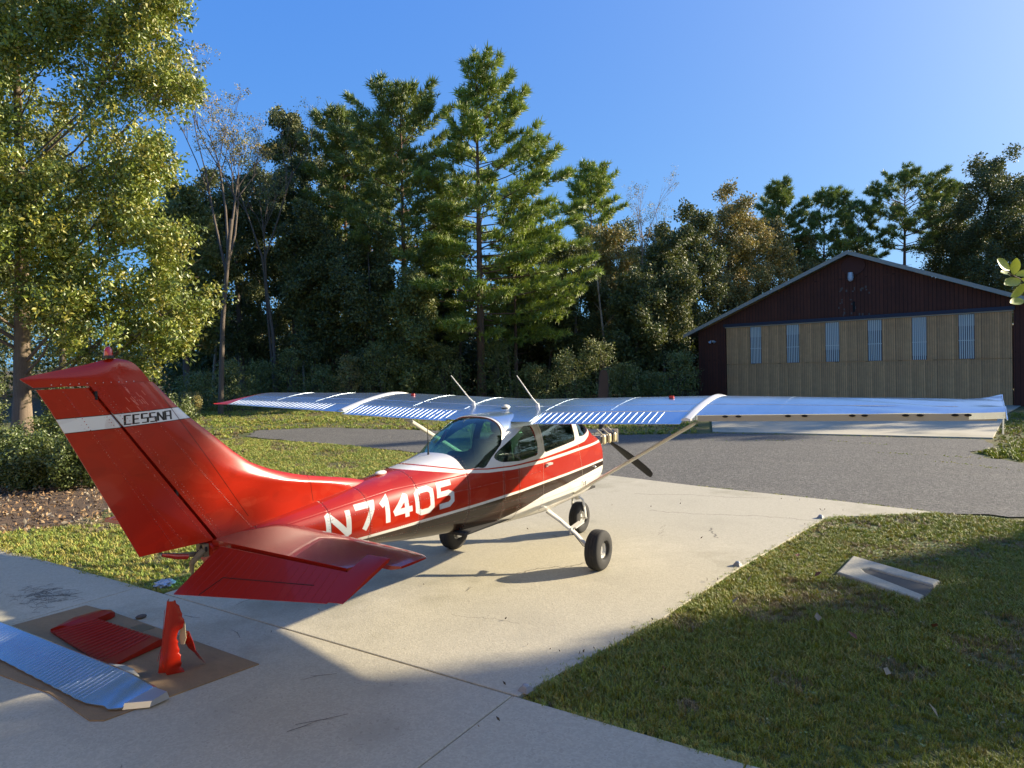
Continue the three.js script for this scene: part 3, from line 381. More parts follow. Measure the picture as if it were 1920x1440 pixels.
// --- fin, rudder, cap
const VX0 = -7.75, VX1 = -4.35, VY0 = 1.25, VY1 = 2.95;
const finMap = canvasTex(2048, 1024, (c) => {
  for (const side of [0, 1]) { const X = x => (side ? 1024 : 0) + (x - VX0) / (VX1 - VX0) * 1024, Y = y => (1 - (y - VY0) / (VY1 - VY0)) * 1024; c.save(); c.beginPath(); c.rect(side * 1024, 0, 1024, 1024); c.clip();
    c.fillStyle = RED; c.fillRect(side * 1024, 0, 1024, 1024);
    const band = [[-7.7, 2.43], [-7.0, 2.445], [-6.3, 2.47], [-6.3, 2.375], [-7.0, 2.345], [-7.7, 2.325]]; c.fillStyle = '#c6c8c5'; poly(c, band, X, Y); c.fill();
    c.strokeStyle = '#1a0d0a'; c.lineWidth = 2.5; poly(c, band.slice(0, 3), X, Y); c.stroke(); poly(c, band.slice(3), X, Y); c.stroke();
    const T = (x0) => { c.save(); const mx = side ? x => X(-6.94 - 6.59 - x) : X; letters(c, 'CESSNA', -6.95, 2.428, .355, .064, 4.6, mx, Y, '#15100f', .84, .03); c.restore(); }; T();
    for (let i = 0; i < 260; i++) { c.fillStyle = ['rgba(50,10,4,.05)', 'rgba(255,220,200,.035)'][i % 2]; c.beginPath(); c.ellipse(side * 1024 + rnd() * 1024, rnd() * 1024, rr(8, 60), rr(6, 40), rnd() * 3, 0, 6.3); c.fill(); }
    c.strokeStyle = 'rgba(30,6,3,.55)'; c.lineWidth = 2; c.beginPath(); c.moveTo(X(-5.95), Y(1.5)); c.lineTo(X(-6.72), Y(2.66)); c.stroke(); c.beginPath(); c.moveTo(X(-5.25), Y(1.5)); c.lineTo(X(-5.28), Y(1.74)); c.stroke();
    // scuffs near the leading edge, chipped rivet heads
    for (let i = 0; i < 520; i++) { const t = rnd(), k = Math.floor(rnd() * 4); const y = 1.4 + 1.2 * t; const hx = interp(y, [1.36, 2.66], [-6.25, -7.20]); const x = k === 0 ? hx + .06 : k === 1 ? hx - .06 : k === 2 ? hx + .36 - .1 * t : hx - .24; c.fillStyle = rnd() < .6 ? 'rgba(240,205,190,.42)' : 'rgba(50,8,4,.5)'; c.fillRect(X(x) + rr(-.6, .6), Y(y), 1.4, 1.6); }
    c.strokeStyle = 'rgba(240,215,205,.55)'; c.lineWidth = 1.2; for (let i = 0; i < 16; i++) { const x = -6.97 + rr(0, .25), y = 2.48 + rr(0, .16); c.beginPath(); c.moveTo(X(x), Y(y)); c.lineTo(X(x + .03), Y(y - .035)); c.stroke(); }
    speck(c, side * 1024, 0, 1024, 1024, 900, ['rgba(255,225,215,.12)', 'rgba(40,5,0,.12)', 'rgba(255,235,225,.2)']); c.restore(); } });
const finUV = p => [(p.z >= 0 ? 0 : .5) + (p.x - VX0) / (VX1 - VX0) * .5, (p.y - VY0) / (VY1 - VY0)];
const finBump = canvasTex(1024, 1024, c => { c.fillStyle = '#fff'; c.fillRect(0, 0, 1024, 1024); c.fillStyle = '#666'; const X = x => (x - VX0) / (VX1 - VX0) * 512, Y = y => (1 - (y - VY0) / (VY1 - VY0)) * 1024; for (const o of [0, 512]) for (let y = 1.36; y < 2.66; y += .018) for (const d of [.05, -.05, .36, -.26]) { const hx = interp(y, [1.36, 2.66], [-6.25, -7.20]) + d * (1 - .25 * (y - 1.36)); c.fillRect(o + X(hx), Y(y), 1.5, 1.8); } }); finBump.colorSpace = THREE.NoColorSpace;
const finMat = paint({ map: finMap, bumpMap: finBump, bumpScale: .003 });
const finLE = y => interp(y, [1.30, 1.45, 1.585, 1.65, 1.71, 1.76, 1.82, 1.87, 1.94, 2.05, 2.17, 2.43, 2.77], [-4.15, -4.28, -4.54, -4.80, -5.12, -5.36, -5.56, -5.71, -5.87, -6.03, -6.17, -6.49, -6.81]);
const hingeX = y => interp(y, [1.36, 2.66], [-6.25, -7.20]), rudTE = y => interp(y, [1.37, 2.34, 2.60, 2.66], [-6.86, -7.345, -7.475, -7.52]);
function finSec(y) { // symmetric section, sides split so that left and right read their own paint
  const le = finLE(y), te = hingeX(y) + .014, L = le - te, T = interp(y, [1.35, 1.6, 2.0, 2.66], [.075, .062, .055, .045]), r = [], n = 22;
  const z = t => T * Math.min(1, Math.pow(Math.min(1, t * L / .30), .55)) * lerp(1, .72, t) + .0015;
  for (let i = 0; i <= n; i++) { const t = Math.pow(i / n, 2); r.push(V(le - L * t, y, z(t))); } for (let i = n; i >= 0; i--) { const t = Math.pow(i / n, 2); r.push(V(le - L * t, y, -z(t))); } return r;
}
const finYs = [1.30, 1.36, 1.42, 1.48, 1.53, 1.575, 1.60, 1.63, 1.66, 1.69, 1.72, 1.75, 1.78, 1.82, 1.86, 1.9, 1.95, 2.0, 2.06, 2.12, 2.2, 2.3, 2.4, 2.5, 2.6, 2.665];
part('vertical_fin', loft(finYs.map(finSec), finUV, .5), finMat, plane);
function rudSec(y) { const a = hingeX(y) - .008, b = rudTE(y), L = a - b, T = interp(y, [1.36, 2.66], [.05, .034]), r = []; const z = t => T * (1 - t) + .003; const ts = [0, .02, .06, .15, .4, .7, 1]; for (const t of ts) r.push(V(a + (t === 0 ? .02 : 0) - L * t, y, t === 0 ? .012 : z(t))); for (const t of [...ts].reverse()) r.push(V(a + (t === 0 ? .02 : 0) - L * t, y, -(t === 0 ? .012 : z(t)))); return r; }
const rudder = part('rudder', loft([1.368, 1.5, 1.7, 1.9, 2.1, 2.3, 2.5, 2.64].map(rudSec), finUV, .5), finMat, plane);
for (const y of [1.80, 2.585]) part('hinge_bracket', box(hingeX(y) - .006, hingeX(y) + .010, y - .03, y + .03, -.03, .041), holeMat, rudder);
{ // fibreglass cap with its aft-swept beak
  const ys = [2.655, 2.675, 2.695, 2.715, 2.735, 2.755, 2.78, 2.80, 2.815, 2.828, 2.837, 2.842];
  const te = y => interp(y, [2.645, 2.67, 2.70, 2.715, 2.735, 2.76, 2.80, 2.842], [-7.51, -7.54, -7.585, -7.60, -7.53, -7.40, -7.20, -7.03]), le = y => interp(y, [2.645, 2.70, 2.77, 2.81, 2.83, 2.842], [-6.715, -6.755, -6.81, -6.855, -6.90, -6.965]);
  const rings = ys.map(y => { const a = le(y), b = te(y), L = a - b, k = y > 2.80 ? Math.sqrt(Math.max(.10, 1 - ((y - 2.80) / .044) ** 2)) : 1, r = [], n = 16; const z = t => .047 * k * Math.min(1, Math.pow(Math.min(1, t * L / .2), .55)) * Math.pow(Math.max(0, 1 - Math.pow(t, 2.2)), .8) + .002; for (let i = 0; i <= n; i++) { const t = i / n; r.push(V(a - L * t, y, z(t * t * (3 - 2 * t)))); } for (let i = n; i >= 0; i--) { const t = i / n; r.push(V(a - L * t, y, -z(t * t * (3 - 2 * t)))); } return r; });
  const cap = part('fin_cap', loft(rings, null, .6), redMat, plane); const rv = []; for (let i = 0; i < 11; i++) { const x = lerp(-7.42, -6.88, i / 10), q = new THREE.SphereGeometry(.0035, 6, 4); q.translate(x, 2.672 + (x + 7.2) * .01, .047 * Math.min(1, (x + 7.53) * 4)); rv.push(q); } part('rivet', rv, beadMat, cap).userData.kind = 'stuff';
  const bc = new THREE.CylinderGeometry(.036, .036, .02, 20); bc.translate(-7.03, 2.855, 0); const bd = new THREE.LatheGeometry([[0, .095], [.012, .092], [.022, .082], [.032, .06], [.035, .03], [.037, 0]].map(p => new THREE.Vector2(...p)), 20); bd.scale(.8, .72, .8); bd.translate(-7.03, 2.862, 0);
  const be = part('beacon', bc, blackMat, plane); part('lens', bd, new THREE.MeshPhysicalMaterial({ color: lin(.45, .012, .012), roughness: .15, clearcoat: 1 }), be);
}
// --- tailplane
const stabMat = paint({ color: new THREE.Color(REDD), roughness: .22, specularIntensity: .8, clearcoat: .5, clearcoatRoughness: .04 });
const elevMap = canvasTex(512, 512, c => { c.fillStyle = REDD; c.fillRect(0, 0, 512, 512); speck(c, 0, 0, 512, 512, 500, ['rgba(255,225,215,.16)', 'rgba(40,5,0,.16)']); });
const elevMat = paint({ map: elevMap, roughness: .4, specularIntensity: .5, clearcoat: .15 });
for (const s of [1, -1]) {
  const zs = [.06, .2, .5, .8, 1.1, 1.4, 1.58, 1.61, 1.68, 1.75, 1.80, 1.84, 1.86], rings = zs.map(z => {
    const le = interp(z, [.06, 1.1, 1.5, 1.7, 1.82, 1.86], [-5.56, -5.645, -5.685, -5.715, -5.75, -5.79]), te = z < 1.6 ? -6.30 : interp(z, [1.6, 1.8, 1.86], [-6.105, -6.10, -6.06]), T = interp(z, [.06, 1.5, 1.80, 1.86], [.042, .028, .025, .012]), r = [], n = 12, L = le - te;
    const f = t => T * Math.min(1, Math.pow(Math.min(1, t * L / .18), .55)) * lerp(1, .55, t) + .001;
    for (let i = 0; i <= n; i++) { const t = (i / n) ** 2; r.push(V(le - L * t, 1.355 + f(t), s * z)); } for (let i = n; i >= 0; i--) { const t = (i / n) ** 2; r.push(V(le - L * t, 1.355 - f(t), s * z)); } return r; });
  part('tailplane', loft(rings, null, .6), stabMat, plane);
  // elevator on the near side only: drooped blade, its horn in the same plane outboard of the tailplane
  if (s < 0) continue;
  const hin = z => V(-6.335, 1.352, z), teP = z => { const t = (z - .25) / 1.5; return V(lerp(-6.79, -6.555, t), lerp(1.12, 1.235, t), z + lerp(.06, .03, t)); };
  const er = zrange(.25, 1.64, 8).map(z => { const a = hin(z), b = teP(z), nrm = V(b.y - a.y, -(b.x - a.x), 0).normalize(); if (nrm.y < 0) nrm.negate(); const r = []; for (const t of [0, .04, .15, .5, 1]) r.push(a.clone().lerp(b, t).addScaledVector(nrm, t === 0 ? .008 : lerp(.026, .003, t))); for (const t of [1, .5, .15, .04, 0]) r.push(a.clone().lerp(b, t).addScaledVector(nrm, -(t === 0 ? .008 : lerp(.026, .003, t)))); return r; });
  const ho = [1.643, 1.72, 1.79, 1.825].map((z, i) => { const m = hin(z).clone(), b = teP(Math.min(z, 1.78)); b.z = z - .03; const u = m.clone().sub(b).setZ(0).normalize(), f = m.clone().addScaledVector(u, .19).add(V(0, 0, .03)), nrm = V(-u.y, u.x, 0), th = i === 3 ? .5 : 1, r = []; const P2 = [[f, .010], [f.clone().lerp(m, .12), .024], [m, .027], [m.clone().lerp(b, .5), .015], [b, .003]]; for (const [p, t] of P2) r.push(p.clone().addScaledVector(nrm, t * th)); for (const [p, t] of P2.reverse()) r.push(p.clone().addScaledVector(nrm, -t * th)); return r; });
  const e = part('elevator', [loft(er, null, .5), loft(ho, null, .6)], elevMat, plane);
  // faint chordwise ribs and the trim tab line on the near elevator
  const ribs = []; for (const z of zrange(.28, 1.58, 17)) { const a = hin(z), b = teP(z), nrm = V(b.y - a.y, -(b.x - a.x), 0).normalize(); if (nrm.y < 0) nrm.negate(); ribs.push(tube([.06, .5, .97].map(t => a.clone().lerp(b, t).addScaledVector(nrm, lerp(.0255, .003, t)).multiply(V(1, 1, s))), [.0025, .0025, .002], 5)); }
  for (const q of ribs) part('stiffening_bead', q, elevMat, e);
  if (s > 0) { const q = (z, t) => { const a = hin(z), b = teP(z), nrm = V(b.y - a.y, -(b.x - a.x), 0).normalize(); if (nrm.y < 0) nrm.negate(); return a.clone().lerp(b, t).addScaledVector(nrm, lerp(.0265, .004, t)); };
    part('trim_tab', [tube([q(.50, 1), q(.58, .62), q(1.44, .55)], .0035, 4)], holeMat, e); }
}
{ // open tail end: bulkhead, torn brackets, tie-down stub
  const g = [box(-6.37, -6.325, 1.25, 1.35, -.05, .05), tube([V(-6.36, 1.3, .03), V(-6.46, 1.22, .02), V(-6.44, 1.12, 0)], [.03, .025, .012], 6), tube([V(-6.34, 1.26, -.03), V(-6.52, 1.29, -.04), V(-6.66, 1.33, -.05)], [.02, .02, .012], 6)];
  const b = part('tail_bulkhead', g, std({ color: lin(.16, .12, .07), roughness: .8 }), plane); const hs = []; for (const [x, y, z, r] of [[-6.372, 1.32, .02, .026], [-6.372, 1.28, -.02, .02], [-6.35, 1.31, .052, .022]]) { const q = new THREE.SphereGeometry(r, 10, 8); q.scale(.5, 1, .5); q.translate(x, y, z); hs.push(q); } for (const q of hs) part('lightening_hole', q, holeMat, b);
  part('bracket', [tube([V(-6.50, 1.285, .035), V(-6.60, 1.31, .03), V(-6.70, 1.345, .02)], [.022, .02, .012], 6)], redMat, b);
}
{ // rivet heads, too small and many to pick apart
  const rg = new THREE.IcosahedronGeometry(1, 1), pts = [[], []]; const zAt = (x, y) => { const ym = yMid(x), up = y > ym, h = up ? yTop(x) - ym : ym - yBot(x), n = up ? nT(x) : nBm(x), q = Math.abs(y - ym) / h; return q >= .97 ? null : fW(x) * Math.pow(1 - Math.pow(q, n), 1 / n); };
  const addF = (x, y) => { for (const sd of [1, -1]) { const z = zAt(x, y); if (z !== null) pts[0].push(V(x, y, sd * z)); } };
  for (const rx of rivetRows) for (const o of [-.018, .018]) for (let y = .7; y < (rx < -3 ? 1.7 : 1.44); y += .026) addF(rx + o, y);
  for (let x = -5.9; x < -.1; x += .028) { addF(x, .95 + .12 * clamp01((-x - 2) / 4)); addF(x, 1.045 + .1 * clamp01((-x - 2) / 4)); if (x < -1.9) addF(x, 1.33); }
  for (let y = 1.38; y < 2.64; y += .021) for (const d of [.05, .085, .36]) { const x = hingeX(y) + d * (d > .3 ? 1 - .25 * (y - 1.36) : 1), r = finSec(y); const L = finLE(y) - hingeX(y) - .014, t = (finLE(y) - x) / L, T = interp(y, [1.35, 1.6, 2.0, 2.66], [.075, .062, .055, .045]); for (const sd of [1, -1]) pts[1].push(V(x, y, sd * (T * Math.min(1, Math.pow(Math.min(1, t * L / .30), .55)) * lerp(1, .72, t) + .0015))); }
  for (let y = 1.40; y < 2.62; y += .021) for (const t of [.10, .55]) { const a = hingeX(y) - .008, L = a - rudTE(y), T = interp(y, [1.36, 2.66], [.05, .034]); for (const sd of [1, -1]) pts[1].push(V(a - L * t, y, sd * (T * (1 - t) + .003))); }
  for (const [k, host] of [[0, fuselage], [1, rudder]]) { const im = foliage('rivet', rg, paint({ color: 0xffffff }), pts[k].map(p => [p, .0034, new THREE.Quaternion()]), host, k ? [[.30, .02, .006], [.33, .04, .02], [.25, .015, .005], [.34, .12, .08]] : [[.22, .12, .09], [.34, .26, .22], [.28, .05, .03]]); }
}
// --- undercarriage
function wheel(name, c, R, w, side) {
  const o = new THREE.Group(); o.name = name; o.position.copy(c); plane.add(o);
  const prof = []; const ri = R * .42; prof.push([ri, -w * .30], [ri + .012, -w * .42]); for (let i = 0; i <= 20; i++) { const a = lerp(-1, 1, i / 20); prof.push([R - (R - ri - .03) * Math.pow(Math.abs(a), 4.2), w * .5 * Math.sin(a * Math.PI / 2)]); } prof.push([ri + .012, w * .42], [ri, w * .30]);
  for (let i = 0; i < prof.length; i++) ;
  const t = new THREE.LatheGeometry(prof.map(p => new THREE.Vector2(p[0], p[1])), 48); t.rotateX(Math.PI / 2); part('tyre', t, rubber, o);
  const gr = []; for (const z of [-.055, -.02, .02, .055]) { const q = new THREE.TorusGeometry(R - .0015 - (Math.abs(z) > .03 ? .004 : 0), .004, 5, 48); q.translate(0, 0, z * w / .2); gr.push(q); } part('tread_groove', gr, holeMat, o);
  const rim = new THREE.LatheGeometry([[.02, .03], [.05, .035], [.06, .022], [ri * .72, .012], [ri * .8, .05], [ri + .004, .062], [ri + .004, -.062], [ri * .8, -.05], [ri * .72, -.012], [.05, -.035], [.02, -.03]].map(p => new THREE.Vector2(p[0], p[1] * w / .2)), 32); rim.rotateX(Math.PI / 2); part('rim', rim, whiteMat, o);
  const hub = new THREE.CylinderGeometry(.034, .04, w * .44, 18); hub.rotateX(Math.PI / 2); const bolts = [hub]; for (let k = 0; k < 6; k++) { const q = new THREE.CylinderGeometry(.007, .007, w * .3, 8); q.rotateX(Math.PI / 2); q.translate(Math.cos(k * 1.047) * .062, Math.sin(k * 1.047) * .062, 0); bolts.push(q); } part('hub', bolts, alu, o);
  return o;
}
const wheelSpots = [[V(-1.41, .262, 1.12), 1], [V(-1.52, .262, -1.18), -1]];
wheelSpots.forEach(([c, s]) => { wheel('main_wheel' + (s < 0 ? '_001' : ''), c, .262, .205, s);
  const pts = [V(-1.44, .70, s * .38), V(-1.44, .60, s * .56), V(c.x - .02, .44, s * .80), V(c.x - .01, .30, c.z - s * .17), V(c.x, .265, c.z - s * .10)];
  const rings = pts.map((p, i) => { const t = pts[Math.min(i + 1, 4)].clone().sub(pts[Math.max(0, i - 1)]).normalize(), u = V(1, 0, 0), v = t.clone().cross(u).normalize(), k = [1.25, 1.1, .95, .8, .75][i], r = []; for (let a = 0; a < 14; a++) { const q = a / 14 * 6.2832; r.push(p.clone().addScaledVector(u, Math.cos(q) * .047 * k).addScaledVector(v, Math.sin(q) * .021 * k)); } return r; });
  const leg = part('gear_leg', loft(rings, null, .7), whiteMat, plane);
  part('footstep', [loft([0, 1].map(t => [V(-1.40 + t * .24, .50 + t * .03, s * .70), V(-1.40 + t * .24, .515 + t * .03, s * .70), V(-1.40 + t * .24, .515 + t * .03, s * .79), V(-1.40 + t * .24, .50 + t * .03, s * .79)]), null, .4), box(-1.47, -1.37, .43, .515, s * .74 - .012, s * .74 + .012)], whiteMat, leg);
  part('brake_line', [tube([V(-1.48, .60, s * .58), V(-1.47, .43, s * .80), V(-1.46, .30, c.z - s * .2), V(-1.42, .26, c.z - s * .14)], .006, 5)], blackMat, leg);
  const dsc = new THREE.CylinderGeometry(.085, .085, .03, 24); dsc.rotateX(Math.PI / 2); dsc.translate(c.x, c.y, c.z - s * .10); part('brake_disc', dsc, alu, leg);
});
wheel('nose_wheel', V(.22, .245, .0), .245, .17, 1);
part('nose_fork', [tube([V(.10, .95, 0), V(.14, .62, 0)], .045, 12), tube([V(.14, .64, 0), V(.16, .555, 0)], [.06, .05], 12), ...[1, -1].map(s => loft([[.15, .60, .02], [.17, .54, .09], [.20, .36, .115], [.22, .23, .115]].map(([x, y, z]) => { const r = []; for (let a = 0; a < 10; a++) { const q = a / 10 * 6.2832; r.push(V(x + Math.cos(q) * .03, y, s * (z + Math.sin(q) * .012))); } return r; }), null, .7)), tube([V(.22, .245, -.13), V(.22, .245, .13)], .018, 8)], whiteMat, plane);
// --- engine bay, uncowled
{
  const fire = loft([.052, .062].map(x => fusRing(.05, .015).map(p => p.clone().setX(x))), null, .4); part('firewall', fire, alu, plane);
  const eng = part('engine', [box(.30, .92, 1.36, 1.58, -.17, .17), box(.36, .80, 1.20, 1.37, -.13, .13), box(.12, .30, 1.40, 1.56, -.10, .10)].map(g => toCreasedNormals(g, .3)), std({ color: lin(.10, .10, .10), metalness: .6, roughness: .5 }), plane);
  const cylMat = std({ color: lin(.34, .31, .26), metalness: .5, roughness: .55 }), rock = std({ color: lin(.62, .52, .30), roughness: .45, metalness: .2 });
  for (const s of [1, -1]) for (let k = 0; k < 3; k++) { const x = .36 + k * .20, gs = []; for (let f = 0; f < 8; f++) { const q = new THREE.CylinderGeometry(.075, .075, .010, 16); q.rotateX(Math.PI / 2); q.translate(x, 1.48, s * (.185 + f * .021)); gs.push(q); } const b = new THREE.CylinderGeometry(.06, .06, .18, 14); b.rotateX(Math.PI / 2); b.translate(x, 1.48, s * .26); gs.push(b); const cy = part('cylinder', gs, cylMat, eng);
    const rc = new THREE.CapsuleGeometry(.045, .07, 4, 10); rc.scale(1, 1, .55); rc.translate(x, 1.49, s * .385); part('rocker_cover', [rc, tube([V(x, 1.56, s * .36), V(x + .02, 1.64, s * .25)], .014, 6)], rock, cy); }
  const hose = []; for (const [a, b, c, r] of [[V(.1, 1.35, .36), V(.22, 1.1, .40), V(.14, .98, .34), .018], [V(.1, 1.42, .30), V(.30, 1.22, .42), V(.18, 1.02, .42), .014], [V(.1, 1.2, .2), V(.3, 1.05, .25), V(.35, 1.25, .12), .02], [V(.2, 1.38, .3), V(.26, 1.16, .34), V(.2, 1.0, .37), .025]]) hose.push(tube(new THREE.QuadraticBezierCurve3(a, b.clone().multiplyScalar(1.0), c).getPoints(8), r, 7)); part('hose', hose, blackMat, eng);
  part('engine_mount', [[1.55, .34, 1.5, .14], [1.1, .36, 1.36, .14]].flatMap(([y, z, y2, z2]) => [1, -1].map(s => tube([V(.06, y, s * z), V(.45, y2, s * z2)], .013, 7))), alu, eng);
  part('baffle', [box(.80, .812, 1.40, 1.62, .17, .42), box(.80, .812, 1.40, 1.62, -.42, -.17)], alu, eng);
  // three bladed propeller
  const pr = new THREE.Group(); pr.name = 'propeller'; pr.position.set(1.02, 1.48, .02); plane.add(pr);
  const hb = new THREE.CylinderGeometry(.10, .11, .17, 24); hb.rotateZ(Math.PI / 2); part('hub', [hb], alu, pr);
  for (const ang of [86, -34, 206]) { const rings = [.09, .16, .24, .36, .55, .75, .92, 1.03, 1.085, 1.10].map(r => { const c = interp(r, [.09, .24, .5, .8, 1.03, 1.085, 1.1], [.045, .055, .085, .085, .068, .05, .02]), th = interp(r, [.09, .24, .6, 1.1], [.035, .022, .011, .004]), tw = interp(r, [.1, .5, 1.1], [.9, .55, .28]), q = []; for (let a = 0; a < 14; a++) { const w = a / 14 * 6.2832, u = Math.cos(w) * c, v = Math.sin(w) * th; q.push(V(u * Math.sin(tw) + v * Math.cos(tw) - (r > .7 ? (r - .7) ** 2 * .25 : 0), r, u * Math.cos(tw) - v * Math.sin(tw))); } return q; }); const g = loft(rings, null, .8); g.rotateX(Math.PI / 2 - ang * Math.PI / 180); part('blade', g, blackMat, pr); }
}
{ // door latch details and small fittings on the right side
  part('cowl_flap_fitting', [tube([V(-.62, .93, .535), V(-.62, 1.03, .548)], .008, 6), tube([V(-.70, 1.0, .545), V(-.58, 1.03, .55)], .007, 6)], alu, fuselage);
  const vent = new THREE.SphereGeometry(.022, 12, 8); vent.translate(-.28, 1.155, .528); part('air_vent', vent, alu, fuselage);
}

// ------------------------------------------------------------------ hangar
{
  const h = thing('hangar', 'old red timber hangar with a tan sliding door and low gable roof', 'hangar', hangA.toArray());
  h.rotation.y = Math.atan2(-hangD.z, hangD.x); h.rotateZ(.0154); h.position.y = -.12; // local x runs along the front, local -z or +z is depth
  const depthSign = (() => { const q = V(0, 0, 1).applyAxisAngle(V(0, 1, 0), h.rotation.y); return q.dot(hangN) > 0 ? 1 : -1; })();
  const D = d => d * depthSign; // local z at depth d behind the front
  const bz = (x0, x1, y0, y1, d0, d1) => box(x0, x1, y0, y1, Math.min(D(d0), D(d1)), Math.max(D(d0), D(d1)));
  const siding = (r, g, b, sp, n = 1024) => colourTex(n, (i, x, y) => { const ph = (x / n * (2 / sp)) % 1, gr = nB[((y >> 3) * 1024 + (x * 3) % 1024) % (1024 * 1024)], w = nA[(y * 1024 + x) % (1024 * 1024)], bd = Math.floor(x / n * (2 / sp)), tone = .86 + .28 * (((bd * 7919) % 13) / 13); const k = (ph < .12 ? .40 : 1) * tone * (.62 + gr * .55) * (.72 + w * .5); return [r * k, g * k, b * k]; }, 2);
  const groove = sp => greyTex(512, (i, x) => ((x / 512 * (2 / sp)) % 1) < .12 ? 0 : 1, 2);
  const redWood = std({ map: siding(.115, .032, .014, .2), bumpMap: groove(.2), bumpScale: .012, roughness: .85 }), tanWood = std({ map: siding(.76, .40, .165, .11), bumpMap: groove(.11), bumpScale: .01, roughness: .85 });
  const trim = std({ color: lin(.34, .32, .26), roughness: .6 }), roofM = std({ color: lin(.25, .24, .22), metalness: .3, roughness: .55 }), rail = std({ color: lin(.02, .025, .045), roughness: .6 });
  const L = -2.0, R = 17.3, ap = 7.65, aY = 8.36, eY = 4.45, slope = (aY - eY) / (ap - L);
  // front gable wall with the door opening
  const ws = new THREE.Shape([[L, -.5], [-.06, -.5], [-.06, 4.66], [15.34, 4.66], [15.34, -.5], [R, -.5], [R, eY], [ap, aY], [L, eY]].map(p => new THREE.Vector2(...p)));
  const wg = new THREE.ExtrudeGeometry(ws, { depth: .18, bevelEnabled: false }); if (depthSign < 0) wg.translate(0, 0, -.18); 
  const wall = part('front_wall', wg, redWood, h);
  part('side_wall', bz(L, L + .18, 0, eY - .02, .19, 17), redWood, h); part('side_wall', bz(R - .18, R, 0, eY - .02, .19, 17), redWood, h); part('rear_wall', bz(L + .19, R - .19, 0, eY - .02, 16.82, 17), redWood, h);
  part('trim_board', [bz(L, -.08, 2.52, 2.59, -.02, 0.001), bz(15.4, R, 2.52, 2.6, -.02, .001)], redWood, wall);
  part('gable_batten', [bz(ap - 3.4, ap + 3.6, 7.02, 7.07, -.015, .001)], redWood, wall);
  // roof: two sheets with ridge and pale fascia
  for (const s of [-1, 1]) { const ex = s < 0 ? L - .9 : R + .9, ey = aY + .12 - slope * Math.abs(ex - ap) * 1.0; const sh = new THREE.Shape([[ap, aY + .12], [ex, ey], [ex, ey + .10], [ap, aY + .22]].map(p => new THREE.Vector2(...p))); const g = new THREE.ExtrudeGeometry(sh, { depth: 17.7, bevelEnabled: false }); g.translate(0, 0, depthSign > 0 ? -.35 : -17.35); const rf = part('roof', g, roofM, h);
    const f = new THREE.ExtrudeGeometry(new THREE.Shape([[ap, aY + .02], [ex - s * -.0, ey - .10], [ex, ey + .125], [ap, aY + .245]].map(p => new THREE.Vector2(...p))), { depth: .05, bevelEnabled: false }); f.translate(0, 0, depthSign > 0 ? -.41 : .36); part('fascia', f, trim, rf); }
  // door leaf: lower boards, upper panels between corrugated windows
  const wx = [[1.61, 2.34], [3.92, 4.70], [6.23, 7.02], [8.55, 9.30], [10.79, 11.51], [12.97, 13.70]], yb = x => 2.27;
  const door = part('sliding_door', bz(-.02, 15.30, -.4, 4.62, .06, .12), tanWood, h);
  for (let k = 0; k < 4; k++) { const x0 = -.01 + k * 3.825; part('lower_panel', (() => { const sh = new THREE.Shape([[x0, -.4], [x0 + 3.813, -.4], [x0 + 3.813, yb(x0) - .03], [x0, yb(x0) - .03]].map(p => new THREE.Vector2(...p))); const g = new THREE.ExtrudeGeometry(sh, { depth: .04, bevelEnabled: false }); g.translate(0, 0, depthSign > 0 ? .015 : -.055); return g; })(), tanWood, door); }
  const edges = [-.01, ...wx.flat(), 15.29];
  for (let k = 0; k < 7; k++) { const a = edges[k * 2] + .012, b = edges[k * 2 + 1] - .012; const sh = new THREE.Shape([[a, yb(a)], [b, yb(b)], [b, 4.60], [a, 4.60]].map(p => new THREE.Vector2(...p))); const g = new THREE.ExtrudeGeometry(sh, { depth: .04, bevelEnabled: false }); g.translate(0, 0, depthSign > 0 ? .012 : -.052); part('upper_panel', g, tanWood, door); }
  const corr = std({ color: lin(.74, .71, .60), roughness: .45 }), dark = std({ color: lin(.09, .10, .11), roughness: .25 });
  wx.forEach(([a, b], k) => { const win = part('corrugated_window', (() => { const gs = []; const n = 7; for (let i = 0; i < n; i++) { const x = lerp(a + .03, b - .03, (i + .5) / n); gs.push(tube([V(x, yb(a) + .02, D(.03)), V(x, 4.58, D(.03))], .026, 6)); } return gs; })(), corr, door);
    const top = [3.94, 3.98, 2.98, 3.98, 2.5, 3.98][k]; part('pane', bz(a + .01, b - .01, yb(a) + .01, top, .035, .055), dark, win); part('sheet', bz(a + .01, b - .01, top + .005, 4.59, .035, .055), std({ color: lin(.28, .28, .25), roughness: .5 }), win);
    part('crossbar', [bz(a + .01, b - .01, 3.22, 3.25, .01, .03)], corr, win); });
  part('door_track', bz(-.15, 15.42, 4.675, 4.86, -.10, -.003), rail, h); part('door_cap', bz(-.05, 15.32, 4.61, 4.67, -.04, -.004), std({ color: lin(.42, .36, .27), roughness: .7 }), h);
  // gable fittings
  const v = new THREE.CylinderGeometry(.52, .52, .05, 40); v.rotateX(Math.PI / 2); v.scale(1.25, 1, 1); v.translate(7.85, 7.72, D(-.025)); part('gable_roundel', v, std({ color: lin(.085, .026, .016), roughness: .85 }), h);
  const lm = std({ color: lin(.45, .47, .48), metalness: .3, roughness: .4 }); const l1 = new THREE.CylinderGeometry(.13, .16, .32, 18); l1.translate(7.78, 7.18, D(-.28)); const l2 = new THREE.SphereGeometry(.14, 16, 10); l2.translate(7.78, 6.97, D(-.28)); const l3 = box(7.73, 7.83, 7.22, 7.32, Math.min(D(-.28), D(0)), Math.max(D(-.28), D(0))); const lam = part('barn_lamp', [l1, l3], lm, h); part('lamp_glass', l2, std({ color: lin(.5, .52, .55), roughness: .2 }), lam);
